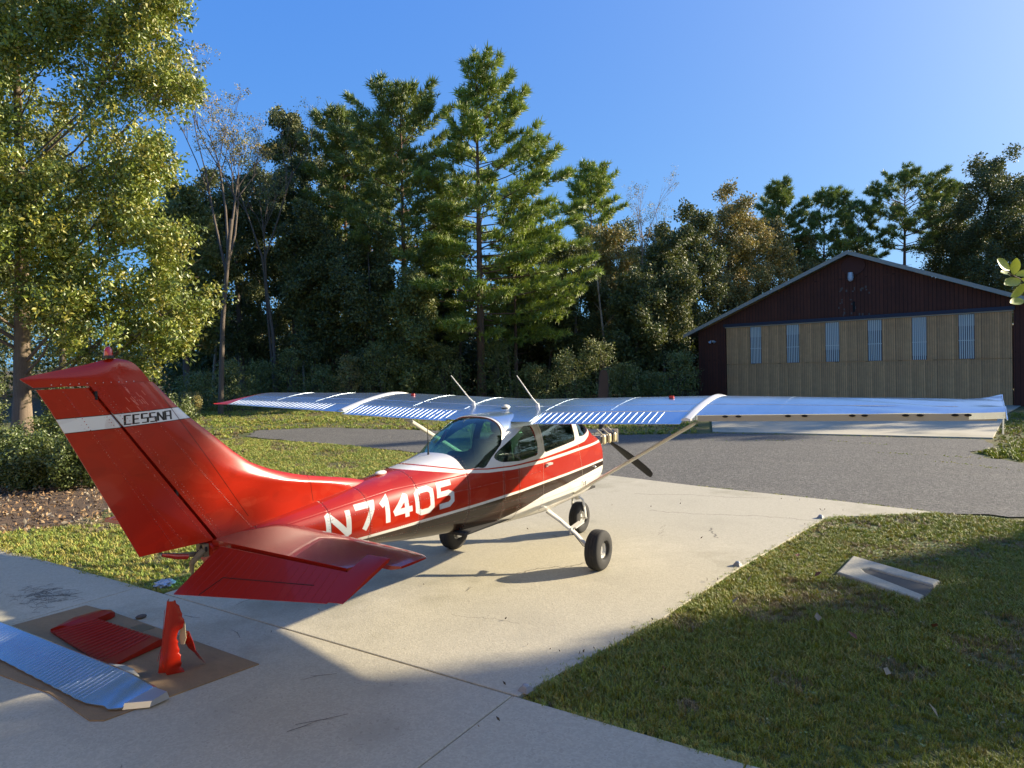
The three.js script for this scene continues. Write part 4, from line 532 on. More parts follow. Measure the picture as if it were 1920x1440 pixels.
  const fl = []; for (const dx of [-.13, .13]) { const c = new THREE.ConeGeometry(.1, .2, 14, 1); c.rotateZ(dx * 5); c.translate(-.93 + dx, 3.80, D(-.12)); fl.push(c); } part('floodlight', [...fl, bz(-.97, -.89, 3.74, 3.86, -.1, 0)], lm, h);
  const pale = std({ color: lin(.10, .085, .075), roughness: .9 }); const fx = []; for (let i = 0; i < 26; i++) { const x = 7.82 + rr(-.85, .85), y = 6.6 - rr(0, 1.7); fx.push(bz(x - rr(.02, .06), x + rr(.02, .06), y - rr(.03, .16), y + .03, -.004, .0005)); } part('bare_wood_patch', fx, pale, wall);
  part('broken_board', [bz(7.78, 7.92, 5.1, 5.7, -.006, .002)], holeMat, wall);
}

// ------------------------------------------------------------------ parts lying on the concrete
const cardMap = colourTex(512, i => { const k = .8 + (nA[(i * 4) % 1048576] - .5) * .5 + (nC[i % 1048576] - .5) * .12; return [.30 * k, .195 * k, .095 * k]; }, 1.4);
{
  const c = part('cardboard_sheet', slabGeo([[-5.60, -.33], [-6.90, -.52], [-6.96, -.62], [-6.9, -1.4], [-6.97, -2.3], [-6.93, -3.5], [-5.61, -3.42], [-5.57, -2.85], [-5.58, -1.6]], .010, .009, .002), std({ map: cardMap, roughness: .95 }), scene); tag(c, 'flattened brown cardboard sheet lying on concrete under loose aircraft parts', 'cardboard');
  const t = part('tape_strip', slabGeo([[-5.60, -2.25], [-5.72, -2.27], [-5.73, -2.05], [-5.60, -2.03]], .0125, .0022), std({ color: lin(.13, .09, .05), roughness: .4 }), c);
}
{ // silver aileron: shallow wedge with beads, torn at its near end
  const a = thing('silver_aileron', 'silver corrugated aileron with a torn end lying on the cardboard', 'aircraft part');
  const zs = zrange(-4.05, -.55, 40), H = .085; const ridge = (z, x, t) => { const near = clamp01((z + 1.05) / .5); return (.007 * near * Math.sin(z * 37 + x * 21)) * t; };
  const rings = zs.map((z, i) => { const dx = .045 * (z + 2.5), near = clamp01((z + .95) / .4), xe = -6.46 + dx * .35 - near * .02, xt = -6.83 - dx * .35 + (near > 0 ? near * .09 + .03 * Math.sin(i * 2.7) * near : 0) + .004 * Math.sin(i * 3.1); return [V(xt, .030 + ridge(z, xt, 1), z), V(lerp(xt, xe, .5), .072 + ridge(z, 0, 1), z), V(xe - .03, .118 - .02 * near, z), V(xe, .105 - .02 * near, z), V(xe + .005, .030, z), V(lerp(xt, xe, .5), .026, z), V(xt, .022, z)]; });
  const sk = part('skin', loft(rings, p => [p.z, p.x], .5), skinMat, a); const bd = []; for (let i = 0; i < 52; i++) { const z = -4.0 + i * .06; if (z > -1.0) break; const dx = .045 * (z + 2.5), xe = -6.46 + dx * .35, xt = -6.83 - dx * .35; bd.push(tube([V(xt + .005, .030, z), V(lerp(xt, xe, .5), .075, z), V(xe - .03, .117, z)], [.003, .005, .003], 5)); } for (const q of bd) part('stiffening_bead', q, skinMat, sk);
  part('end_rib', loft([-.553, -.40].map((z, i) => [V(-6.74 + i * .14, .014, z), V(-6.72 + i * .14, .06, z), V(-6.47 + i * .02, .092 - i * .01, z), V(-6.45 + i * .02, .018, z)]), null, .4), alu, a);
  part('torn_flap', loft([[-1.35, 0], [-1.2, 1], [-1.05, 1], [-.95, 0]].map(([z, k]) => [V(-6.43, .10, z), V(-6.40 + k * .03, .085 + .01 * k, z), V(-6.37 + k * .03, .05, z), V(-6.40, .055, z)]), null, .4), alu, a);
}
{ // red corrugated elevator half with its horn
  const e = thing('red_elevator', 'loose red corrugated elevator lying on the cardboard behind the torn fairing', 'aircraft part');
  const A = V(-6.24, 0, -2.86), B = V(-6.40, 0, -1.42), C = V(-6.05, 0, -1.15), Dd = V(-5.76, 0, -1.60), Ee = V(-5.86, 0, -2.66); // outline seen from above
  const P = (u, v) => { const l = A.clone().lerp(B, u), r = Ee.clone().lerp(Dd.clone().lerp(C, .2), u); return l.lerp(r, v); };
  const rings = zrange(0, 1, 12).map(u => { const r = []; for (const v of [0, .5, .92, 1]) r.push(P(u, v).setY(.028 + [.004, .032, .058, .045][[0, .5, .92, 1].indexOf(v)])); for (const v of [1, .5, 0]) r.push(P(u, v).setY(.016)); return r; });
  const sk = part('skin', loft(rings, null, .5), elevMat, e); const bd = []; for (let i = 0; i < 15; i++) { const u = .05 + i * .058; bd.push(tube([P(u, .02).setY(.032), P(u, .5).setY(.062), P(u, .93).setY(.088)], [.008, .013, .010], 6)); } for (const q of bd) part('stiffening_bead', q, elevMat, sk);
  const hr = [[A, Ee.clone().lerp(A, .6)], [V(-5.98, 0, -2.93), V(-5.9, 0, -2.68)], [V(-5.74, 0, -2.90), V(-5.70, 0, -2.70)], [V(-5.66, 0, -2.86), V(-5.64, 0, -2.74)]].map(([p, q], i) => { const h = [.05, .075, .085, .06][i]; return [p.clone().setY(.016), p.clone().setY(h), p.clone().lerp(q, .5).setY(h + .02), q.clone().setY(h), q.clone().setY(.016)]; });
  part('balance_horn', loft(hr, null, .6), elevMat, e);
}
{ // torn red fairing standing on end: a curved, jagged half shell
  const t = thing('torn_fairing', 'torn red tapered fairing standing upright on the cardboard', 'aircraft part', [-6.12, 0.012, -.86]);
  const camR = V(.54, 0, .84), camB = V(-.84, 0, .54), rows = 26, cols = 16, P = [], I = [], U = [];
  const edge = y => interp(y, [0, .06, .12, .2, .26, .30, .34, .40, .44, .50, .56, .60, .65], [.11, .085, .075, .072, .055, .045, .05, .10, .118, .112, .098, .075, .03]) + .007 * Math.sin(y * 97) + .005 * Math.sin(y * 211);
  const left = y => interp(y, [0, .65], [-.135, -.035]);
  for (const side of [0, 1]) for (let j = 0; j <= rows; j++) for (let i = 0; i <= cols; i++) { const y = j / rows * .655, l = left(y), r = edge(y), s = i / cols; // bulge faces the camera on the left
    const w = l + s * (.105 - l * 0 - l * 1) * .98 + Math.pow(s, 5) * (r - .105), bul = Math.sin(Math.pow(s, .6) * Math.PI) * .07 * (1.1 - y) + (s < .12 ? -.05 * (1 - s / .12) : 0), b = bul - side * .006; let yy = y; if (j === 0) yy = s < .28 ? .02 + .0 : s < .45 ? .09 * Math.sin((s - .28) / .17 * Math.PI) + .01 : .0; P.push(camR.x * w + camB.x * b, yy, camR.z * w + camB.z * b); U.push(s, y); }
  const W = cols + 1, off = (rows + 1) * W; for (let j = 0; j < rows; j++) for (let i = 0; i < cols; i++) { const a = j * W + i; I.push(a, a + 1, a + W, a + 1, a + W + 1, a + W); I.push(off + a, off + a + W, off + a + 1, off + a + 1, off + a + W, off + a + W + 1); }
  const rim = (a, b) => I.push(a, b, off + a, b, off + b, off + a); for (let i = 0; i < cols; i++) { rim(i + 1, i); rim(rows * W + i, rows * W + i + 1); } for (let j = 0; j < rows; j++) { rim(j * W, (j + 1) * W); rim((j + 1) * W + cols, j * W + cols); }
  const g = new THREE.BufferGeometry(); g.setAttribute('position', new THREE.Float32BufferAttribute(P, 3)); g.setAttribute('uv', new THREE.Float32BufferAttribute(U, 2)); g.setIndex(I); part('outer_shell', toCreasedNormals(g, .7), redMat, t);
  // far half of the shell: beige inside, ending in a split foot
  const back = [[.30, .07, .115], [.36, .075, .135], [.24, .07, .165], [.17, .10, .17], [.12, .14, .19], [.06, .17, .215], [.015, .205, .235]]; const mk = (o) => back.map(([y, a, b], i) => [V(0, y, 0).addScaledVector(camR, a).addScaledVector(camB, -.05 - .02 * i), V(0, y - .01, 0).addScaledVector(camR, b).addScaledVector(camB, -.03 - .02 * i), V(0, y - .012, 0).addScaledVector(camR, b).addScaledVector(camB, -.036 - .02 * i), V(0, y - .002, 0).addScaledVector(camR, a).addScaledVector(camB, -.056 - .02 * i)]); part('split_foot', loft(mk(), null, .5), stabMat, t);
  part('inner_lining', loft([[.24, .065, .10], [.30, .055, .12], [.38, .065, .115], [.45, .08, .112]].map(([y, a, b]) => [V(0, y, 0).addScaledVector(camR, a).addScaledVector(camB, -.03), V(0, y, 0).addScaledVector(camR, b).addScaledVector(camB, -.025), V(0, y, 0).addScaledVector(camR, b).addScaledVector(camB, -.031), V(0, y, 0).addScaledVector(camR, a).addScaledVector(camB, -.036)]), null, .4), primer, t);
  part('rib_crease', [tube([V(0, .58, 0).addScaledVector(camR, -.035).addScaledVector(camB, .036), V(0, .26, 0).addScaledVector(camR, -.06).addScaledVector(camB, .062), V(0, .12, 0).addScaledVector(camR, -.11).addScaledVector(camB, .05)], .0025, 4)], redMat, t);
}
{ const k = thing('black_clip', 'small curved black plastic clip on the cardboard', 'clip', [-6.35, .012, -1.03]); part('body', tube([V(-.02, .008, -.07), V(-.035, .012, -.02), V(-.03, .012, .03), V(-.01, .008, .07)], [.006, .012, .012, .006], 7), blackMat, k);
  const p = thing('hinge_pin', 'small grey hinge pin with black end on the cardboard', 'metal fitting', [-6.36, .013, -2.02]); part('rod', tube([V(-.05, .006, -.1), V(.0, .006, .09)], .005, 6), alu, p); part('grip', tube([V(.06, .008, .02), V(0, .008, .1), V(-.03, .008, .12)], .009, 6), blackMat, p);
  const s = new THREE.IcosahedronGeometry(.06, 2); s.scale(1, .35, .8); const st = part('stone', s, std({ color: lin(.07, .06, .05), roughness: .9 }), scene); st.position.set(-5.50, .018, -2.47); tag(st, 'dark flat stone on the concrete beyond the red elevator', 'stone');
  const bg = new THREE.IcosahedronGeometry(.11, 3), bp = bg.attributes.position; for (let i = 0; i < bp.count; i++) { const f = 1 + .35 * Math.sin(bp.getX(i) * 61 + bp.getZ(i) * 43) * Math.sin(bp.getY(i) * 57 + 1); bp.setXYZ(i, bp.getX(i) * f, bp.getY(i) * f * .4, bp.getZ(i) * f); } bg.computeVertexNormals(); const bag = part('plastic_bag', bg, new THREE.MeshPhysicalMaterial({ color: lin(.30, .38, .48), roughness: .25, clearcoat: .5 }), scene); bag.position.set(-4.72, .03, -3.33); tag(bag, 'crumpled pale blue plastic bag at the grass corner below the tail', 'plastic bag');
}
// lights along the apron edge
for (const [x, z, l] of [[-4.77, 2.06, 'small white path light at the near corner of the lawn'], [-.35, 2.64, 'small white path light on the apron edge near the main wheel'], [3.05, 3.12, 'small white path light at the far corner of the apron']]) {
  const o = thing('path_light', l, 'path light', [x, 0, z], 'path lights along the apron edge'); o.rotation.y = -.15; o.scale.setScalar(.75); const g = new THREE.CylinderGeometry(.06, .095, .05, 4, 1); g.rotateY(Math.PI / 4); g.translate(0, .026, 0); part('base', toCreasedNormals(g, .3), std({ color: lin(.22, .22, .22), roughness: .6 }), o); const d = new THREE.SphereGeometry(.045, 14, 8, 0, 6.2832, 0, 1.57); d.scale(1, .7, 1); d.translate(0, .05, 0); part('lens', d, std({ color: lin(.25, .27, .28), roughness: .2 }), o);
}
{ // splash block
  const g = slabGeo([[.86, 3.88], [-.06, 3.80], [-.66, 4.74], [-.47, 4.78], [.12, 4.12], [.26, 4.06], [.34, 4.14], [-.02, 4.86], [.22, 4.92]].reverse(), .012, .10, .03); const gm = part('splash_block', [g], concMat, scene); tag(gm, 'wedge-shaped concrete drain block with an open channel in the lawn', 'drain block');
  const fl = part('channel', slabGeo([[-.5, 4.80], [.12, 4.13], [.26, 4.07], [.33, 4.14], [-.03, 4.86]], -.012, .04), std({ color: lin(.10, .09, .07), roughness: 1 }), gm);
}

// ------------------------------------------------------------------ vegetation
const eye = camera.position; const HF = V(CF.x, 0, CF.z).normalize();
function spot(u, depth) { const r = CF.clone().addScaledVector(CR, (u - 960) / F).addScaledVector(CU, 0); return eye.clone().addScaledVector(r, depth / r.dot(HF)).setY(0); }
function topY(u, v, depth) { const r = CF.clone().addScaledVector(CR, (u - 960) / F).addScaledVector(CU, -(v - 720) / F); return eye.y + r.y * depth / r.dot(HF); }
const barkTex = colourTex(512, (i, x, y) => { const a = nB[((y * 2) % 1024) * 1024 + (x * 7) % 1024], b = nC[(y * 1024 + x * 2) % 1048576]; const k = .4 + a * .9 + (b - .5) * .5; return [.16 * k, .125 * k, .095 * k]; }, 1); barkTex.repeat.set(2, .5);
const barkMat = std({ map: barkTex, roughness: .95, bumpMap: greyTex(512, (i, x, y) => nB[((y * 2) % 1024) * 1024 + (x * 7) % 1024], 1), bumpScale: .03 });
const paleBark = std({ map: barkTex, color: lin(2.2, 2.2, 2.1), roughness: .95 });
const oakBark = std({ map: barkTex, color: lin(1.35, 1.3, 1.2), roughness: .95 });
const pineBark = std({ map: barkTex, color: lin(1.25, .95, .8), roughness: .95 });
const leafM = (o = {}) => new THREE.MeshPhysicalMaterial({ roughness: .5, transmission: .28, thickness: 0, side: THREE.DoubleSide, ...o });
function leafGeo(n, len, wid, spread, needle = false) { // a sprig: n separate leaf blades round a short stem
  const P = [], I = [], up = V(0, 1, 0);
  for (let i = 0; i < n; i++) {
    const dir = V(rr(-1, 1), needle ? rr(-.25, 1) : rr(-.7, 1), rr(-1, 1)).normalize(), base = needle ? V(0, 0, 0).addScaledVector(dir, .02) : V(rr(-1, 1), rr(-1, 1), rr(-1, 1)).multiplyScalar(spread), L = len * rr(.7, 1.2), side = dir.clone().cross(V(rr(-1, 1), rr(-1, 1), rr(-1, 1))).normalize().multiplyScalar(wid * L), nn = dir.clone().cross(side).normalize();
    const o = P.length / 3, mid = base.clone().addScaledVector(dir, L * .45), tip = base.clone().addScaledVector(dir, L);
    if (needle) { P.push(...base.clone().addScaledVector(side, -.5).toArray(), ...base.clone().addScaledVector(side, .5).toArray(), ...tip.toArray()); I.push(o, o + 1, o + 2); }
    else { const l = mid.clone().add(side).addScaledVector(nn, L * .07), r = mid.clone().sub(side).addScaledVector(nn, L * .07); P.push(...base.toArray(), ...l.toArray(), ...tip.toArray(), ...r.toArray()); I.push(o, o + 1, o + 2, o, o + 2, o + 3); }
  }
  const g = new THREE.BufferGeometry(); g.setAttribute('position', new THREE.Float32BufferAttribute(P, 3)); g.setIndex(I); const q = g.toNonIndexed(); q.computeVertexNormals(); return q;
}
const sprigNear = leafGeo(16, .135, .27, .20), sprigFar = leafGeo(12, .20, .30, .34), sprigMid = leafGeo(12, .15, .28, .26), tuftGeo = leafGeo(17, .36, .15, 0, true), shrubSprig = leafGeo(14, .075, .26, .10);
function foliage(name, geo, mat, list, parent, cols) { // list of [position, scale, quaternion?]
  const im = new THREE.InstancedMesh(geo, mat, list.length); im.name = name; im.castShadow = im.receiveShadow = true; const c = new THREE.Color();
  list.forEach(([p, s, q], i) => { if (q) _q.copy(q); else _q.setFromEuler(_e.set(rnd() * 6.28, rnd() * 6.28, rnd() * 6.28)); _m.compose(p, _q, V(s, s, s)); im.setMatrixAt(i, _m); const a = list[i][3] || cols[Math.floor(rnd() * cols.length)], k = rr(.75, 1.25); c.setRGB(a[0] * k, a[1] * k, a[2] * k); im.setColorAt(i, c); });
  if (parent !== scene) im.userData.kind = 'stuff'; parent.add(im); return im;
}
const rdir = () => { const z = rr(-1, 1), a = rnd() * 6.2832, r = Math.sqrt(1 - z * z); return V(r * Math.cos(a), z, r * Math.sin(a)); };
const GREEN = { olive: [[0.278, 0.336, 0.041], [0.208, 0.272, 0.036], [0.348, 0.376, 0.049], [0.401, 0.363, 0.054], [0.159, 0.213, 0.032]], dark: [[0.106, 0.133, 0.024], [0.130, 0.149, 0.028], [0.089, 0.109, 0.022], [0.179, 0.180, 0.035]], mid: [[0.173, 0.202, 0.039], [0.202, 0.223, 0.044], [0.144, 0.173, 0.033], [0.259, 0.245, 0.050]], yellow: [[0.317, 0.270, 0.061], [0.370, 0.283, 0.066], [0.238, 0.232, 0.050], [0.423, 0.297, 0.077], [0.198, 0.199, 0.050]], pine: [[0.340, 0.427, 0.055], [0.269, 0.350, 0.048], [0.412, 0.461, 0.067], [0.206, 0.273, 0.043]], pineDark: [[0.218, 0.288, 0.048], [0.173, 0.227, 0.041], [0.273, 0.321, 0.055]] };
const leafStd = leafM({ transmission: .35, roughness: .68 }), leafGloss = leafM({ roughness: .42, transmission: .48 }), needleM = leafM({ roughness: .55, transmission: .42 });
function crownLobes(H, hb, R, n, lean = V(0, 0, 0)) { const L = []; for (let i = 0; i < n; i++) { const t = (i + .5) / n, y = lerp(hb, H, t), w = R * Math.pow(Math.sin(Math.PI * (.14 + .80 * t)), .7), a = i * 2.4 + rr(-.4, .4), d = w * rr(.25, .72); const r = Math.min(R * rr(.36, .55), Math.max(.5, (H - y) + .35)); L.push([V(Math.cos(a) * d, y, Math.sin(a) * d).addScaledVector(lean, t), r]); } return L; }
function broadleaf(o) { // {name,label,pos,H,hb,R,tr,lobes,n,geo,mat,cols,bark,group}
  const t = thing(o.name || 'broadleaf_tree', o.label, 'tree', o.pos.toArray(), o.group); const L = o.lobes || crownLobes(o.H, o.hb, o.R, o.nl || 14);
  const limbs = [], bend = V(rr(-.4, .4), 0, rr(-.4, .4)), axis = y => V(bend.x * Math.sin(y / o.H * 2.5), y, bend.z * Math.sin(y / o.H * 3.1)); const tp = zrange(0, o.H * .9, 9).map(axis), tR = tp.map((p, i) => o.tr * (i === 0 ? 1.35 : 1 - i / 10.2)); limbs.push(tube(tp, tR, 9, 1));
  for (const [c, r] of L) { const y0 = Math.max(o.H * .12, c.y - Math.hypot(c.x, c.z) * rr(.55, 1) - r * .3), a = axis(Math.min(y0, o.H * .85)), m = a.clone().lerp(c, .5).add(V(0, -.1 * a.distanceTo(c), 0)), br = o.tr * rr(.22, .38) * Math.max(.35, 1 - y0 / o.H); limbs.push(tube([a, m, c], [br, br * .65, br * .22], 5, 1)); for (let k = 0; k < (o.tw || 3); k++) { const e = c.clone().addScaledVector(rdir(), r * .85), s = m.clone().lerp(c, rr(.2, 1)); limbs.push(tube([s, s.clone().lerp(e, .5).add(V(0, .08 * r, 0)), e], [br * .3, br * .2, br * .06], 4, 1)); } }
  part('trunk', limbs, o.bark || barkMat, t);
  const list = [], tot = L.reduce((s, l) => s + l[1] ** 2, 0); for (const [c, r] of L) { const n = Math.round(o.n * r * r / tot); const clumps = Array.from({ length: Math.max(5, Math.round(n / 26)) }, () => [rdir(), rr(.25, 1.12)]); for (let i = 0; i < n; i++) { const k = clumps[Math.floor(rnd() * clumps.length)]; const p = c.clone().addScaledVector(k[0], r * k[1]).addScaledVector(rdir(), r * (o.sc || .36) * Math.pow(rnd(), .6)); if (o.clip && !o.clip(p)) continue; p.y = Math.max(p.y, .12); list.push([p, rr(.75, 1.25) * (o.ls || 1)]); } }
  foliage('crown', o.geo || sprigFar, o.mat || leafStd, list, t, o.cols || GREEN.mid); return t;
}
function pine(o) { // {pos,H,h0,Lmax,tr,round,bias,cols,label}
  const t = thing('pine_tree', o.label, 'tree', o.pos.toArray(), o.group), geo = [], list = [], lean = o.lean || V(0, 0, 0), ax = y => V(lean.x * y / o.H, y, lean.z * y / o.H); geo.push(tube(zrange(0, o.H * .985, 12).map(y => ax(y)), zrange(0, 1, 12).map(k => Math.max(.02, o.tr * (k < .04 ? 1.2 : 1 - k * .95))), 10, 1));
  const nb = o.nb || 70, ext = o.extra || []; for (let i = 0; i < nb + ext.length; i++) { const ex = i >= nb ? ext[i - nb] : null; const k = ex ? ex[0] : Math.pow((i + rnd()) / nb, o.round ? .8 : .92), wl = Math.floor(i / 4) * 4 + rnd() * .9, k0 = ex ? k : Math.pow((wl + .3 + rr(-1.2, 1.2)) / nb, o.round ? .8 : .92) || .001, y = lerp(o.h0, o.H * .985, Math.min(1, k0)), az = ex ? ex[1] : i * 1.5708 + Math.floor(i / 4) * .7 + rr(-.75, .75), prof = o.round ? Math.pow(Math.max(0.02, 1 - Math.pow(2 * k - .75, 2) * .62), .7) * (k > .9 ? .62 : 1) : Math.pow(1 - Math.pow(k, 1.5), .95) * (k < .15 ? .5 + k * 3.4 : 1); let Lb = Math.max(.35, o.Lmax * prof * (rnd() < .22 ? rr(.35, .6) : rr(.62, 1.18))); if (ex) Lb = ex[2]; else if (o.bias) Lb *= 1 + o.bias * Math.cos(az - o.baz); if (o.gap && o.gap(k, az)) continue;
    const rise = ex ? ex[3] : o.round ? lerp(.05, .9, k) : lerp(-.14, 1.15, k * k) + rr(-.14, .14), d = V(Math.cos(az), 0, Math.sin(az)), a = ax(y), pts = [0, .35, .7, 1].map(s => a.clone().addScaledVector(d, Lb * s * (1 / Math.sqrt(1 + rise * rise * .6))).add(V(0, Lb * (rise * s * .75 + (s * s) * .16), 0))); const br = Math.max(.016, o.tr * .22 * Math.sqrt(Lb / o.Lmax) * (1 - k * .5)); geo.push(tube(pts, [br, br * .75, br * .45, br * .16], 5, 1));
    const at = s => { const q = s * 3, j = Math.min(2, Math.floor(q)); return pts[j].clone().lerp(pts[j + 1], q - j); }; const nt = Math.max(5, Math.round(Lb * (o.den || 11) * .95));
    for (let j = 0; j < nt; j++) { const s = Math.min(1, lerp(o.bare || .22, 1.0, Math.pow(rnd(), .75))), sp = .10 * Lb * (1.15 - s) + .16, sd = d.clone().cross(V(0, 1, 0)); const p = at(s).addScaledVector(sd, rr(-1, 1) * sp * 1.9).add(V(0, rr(-.2, .55) * sp, 0)).addScaledVector(d, rr(-.1, .25)); const dirv = d.clone().multiplyScalar(.8).addScaledVector(sd, rr(-.8, .8)).add(V(0, rr(.2, 1.1), 0)).normalize(); list.push([p, rr(.8, 1.3) * (o.ts || 1), new THREE.Quaternion().setFromUnitVectors(V(0, 1, 0), dirv)]); } }
  for (let j = 0; j < 10; j++) list.push([ax(o.H).add(V(rr(-.2, .2), rr(-.6, .1), rr(-.2, .2))), rr(.9, 1.3), new THREE.Quaternion()]);
  for (let j = 0; j < 7; j++) { const y = o.h0 * rr(.5, 1), a = rnd() * 6.28, L = rr(.4, 1.3); geo.push(tube([ax(y), ax(y).add(V(Math.cos(a) * L, L * .15, Math.sin(a) * L))], [.03, .008], 4, 1)); }
  part('trunk', geo, o.bark || pineBark, t); foliage('crown', tuftGeo, needleM, list, t, o.cols || GREEN.pine); return t;
}
function bareTree(o) { const t = thing('bare_tree', o.label, 'tree', o.pos.toArray()), g = [], tips = []; (function grow(p, d, L, r, lv) { const m = p.clone().addScaledVector(d, L * .5).addScaledVector(rdir(), L * .05), e = m.clone().addScaledVector(d.clone().addScaledVector(rdir(), .16).normalize(), L * .5); g.push(tube([p, m, e], [r, r * .82, r * .62], lv < 2 ? 7 : 4, 1)); if (lv >= o.lv) { tips.push(e); return; } const n = lv === 0 ? 4 : 3; for (let k = 0; k < n; k++) { const nd = d.clone().addScaledVector(rdir(), lv === 0 ? .42 : .55).add(V(0, .22, 0)).normalize(); grow(lv === 0 ? m.clone().lerp(e, rr(.4, 1)) : m.clone().lerp(e, rr(.3, 1)), nd, L * rr(.42, .66) * (lv === 0 ? .9 : 1), r * .5, lv + 1); } })(V(0, 0, 0), V(o.lx || 0, 1, o.lz || 0).normalize(), o.H * .50, o.tr, 0);
  part('trunk', g, o.bark || paleBark, t); if (o.n) { const list = []; for (let i = 0; i < o.n; i++) list.push([tips[Math.floor(rnd() * tips.length)].clone().addScaledVector(rdir(), .5), rr(.5, .9)]); foliage('crown', sprigMid, leafStd, list, t, o.cols || GREEN.yellow); } return t; }

// --- big tree at left
{
  const p = spot(36, 21), L = []; const R = V(.54, 0, .84), B = V(-.84, 0, .54); // image right, towards the camera
  for (const [r, y, b, s] of [[-1.7, 5.2, 1.2, 1.4], [1.9, 4.3, .8, 1.2], [3.1, 3.9, .4, 1.5], [4.5, 4.2, 0, 1.25], [2.3, 5.4, .6, 1.7], [4.3, 5.6, -.4, 1.4], [-1.5, 6.3, 1.6, 1.9], [.8, 6.2, 1.6, 1.4], [3.6, 7.2, .4, 1.5], [1.4, 7.4, 1.2, 1.6], [-2.5, 8.2, .6, 2], [2.6, 9.0, -.6, 1.7], [4.1, 9.0, .3, 1.2], [.3, 9.3, 1.6, 1.7], [-1.6, 10.6, .4, 2], [3.6, 10.9, 0, 1.7], [5.0, 11.0, .4, 1.1], [1.2, 11.4, .4, 1.9], [4.4, 12.6, .6, 1.4], [2.3, 13.2, .2, 1.8], [-.8, 13, 1, 1.9], [3.9, 14.3, 0, 1.5], [1, 15, 0, 2], [4.8, 13.6, .4, 1.0], [-2.8, 12, -.5, 2], [-2.8, 6.2, .2, 1.7], [.4, 16.4, .2, 1.8], [5.0, 3.5, .2, .8]]) L.push([V(0, y, 0).addScaledVector(R, r).addScaledVector(B, b), s]);
  broadleaf({ name: 'oak_tree', label: 'tall olive green oak filling the left edge above the shrubs', pos: p, H: 17.5, tr: .27, lobes: L, n: 9600, tw: 9, sc: .46, geo: sprigNear, mat: leafGloss, cols: GREEN.olive, bark: oakBark });
  const q = spot(-60, 24); broadleaf({ name: 'oak_tree', label: 'second oak trunk and crown behind the left edge tree', pos: q, H: 16, hb: 5, R: 3.6, tr: .26, n: 2200, geo: sprigMid, mat: leafGloss, cols: GREEN.mid });
  const q2 = spot(110, 27); broadleaf({ name: 'broadleaf_tree', label: 'slim tree standing behind the big oak, right of its trunk', pos: q2, H: 12.5, hb: 4, R: 2.4, tr: .15, n: 1200, geo: sprigMid, cols: GREEN.mid });
}
// --- shrubs on the litter bed
{
  const spots = [[-10, 16.2, 1.35], [28, 15.7, 1.1], [75, 16.0, 1.25], [120, 15.8, 1.2], [168, 16.0, 1.25], [215, 16.8, 1.3], [262, 18.0, 1.35], [75, 18.4, 1.45], [150, 18.8, 1.7], [235, 20.0, 1.9], [300, 20.5, 1.8], [0, 18.2, 1.3], [335, 22.0, 1.8], [110, 22.5, 2.7], [185, 23, 2.9], [255, 24, 3.0], [-30, 22.5, 2.6]];
  const lab = ['at the left frame edge', 'under the oak trunk', 'just right of the oak trunk', 'left of the rudder edge', 'behind the rudder edge', 'hidden partly behind the rudder', 'seen past the red fin', 'in the second row right of the trunk', 'in the second row by the rudder', 'in the second row behind the rudder stripe', 'behind the fin under hanging oak branches', 'in the second row at the left edge', 'beyond the fin in front of the dark wood', 'tall behind the rudder cap, left of the beacon', 'tall behind the beacon of the fin', 'tall behind the leading edge of the fin', 'tall behind the oak trunk'];
  spots.forEach(([u, d, h], i) => { const t = thing('shrub', 'green small-leaved shrub ' + lab[i], 'shrub', spot(u, d).toArray(), 'shrubs on the leaf bed'), st = [], list = []; const n = Math.round(10 + h * 6); for (let k = 0; k < n; k++) { const a = rnd() * 6.28, r = rr(.1, .55), hh = h * rr(.55, 1), e = V(Math.cos(a) * r, hh, Math.sin(a) * r), m = V(e.x * .4, hh * .5, e.z * .4); st.push(tube([V(e.x * .15, 0, e.z * .15), m, e], [.013, .009, .004], 4)); for (let j = 0; j < 24; j++) { const s = rr(.12, 1.04), p = m.clone().lerp(e, Math.max(0, s * 2 - 1)); if (s < .5) p.copy(V(e.x * .15, 0, e.z * .15).lerp(m, s * 2)); list.push([p.add(V(rr(-.14, .14), rr(-.04, .08), rr(-.14, .14))), rr(.8, 1.3)]); } } part('stem', st, barkMat, t); foliage('foliage', shrubSprig, leafGloss, list, t, [[.18, .23, .05], [.15, .20, .04], [.22, .25, .06], [.12, .165, .04]]); });
}
// --- pines
const P = (u, d) => spot(u, d);
pine({ label: 'tallest pine in the middle with a broad full crown', pos: P(903, 46), H: topY(895, 95, 46) - .2, h0: 4.1, Lmax: 6.9, tr: .30, nb: 140, bias: .24, baz: Math.atan2(.84, .54), den: 15, ts: 1.2, bare: .36, cols: GREEN.pine, extra: [[.74, 1.0, 3.2, 1.4], [.64, 1.15, 4.2, 1.15], [.54, .85, 4.9, .95], [.82, .95, 2.4, 1.7], [.66, -2.1, 2.8, 1.2], [.44, 1.0, 5.6, .7], [.9, 1.3, 1.4, 1.9], [.88, -1.8, 1.3, 1.9]] });
pine({ label: 'thin-trunked pine just right of the tallest pine', pos: P(968, 47.5), H: 13.5, h0: 3.6, Lmax: 5.0, tr: .16, nb: 62, ts: 1.25, bias: .3, baz: Math.atan2(.84, .54), den: 11 });
pine({ label: 'tall dense pine left of the tallest pine', pos: P(762, 48), H: topY(757, 157, 48), h0: 7.0, Lmax: 5.0, round: true, tr: .26, nb: 84, den: 15, ts: 1.25, cols: GREEN.pineDark });
pine({ label: 'dark pine with rounded top, leftmost of the pines', pos: P(655, 51), H: topY(650, 203, 51), h0: 11, Lmax: 3.3, tr: .22, round: true, nb: 66, den: 14, ts: 1.25, cols: GREEN.pineDark });
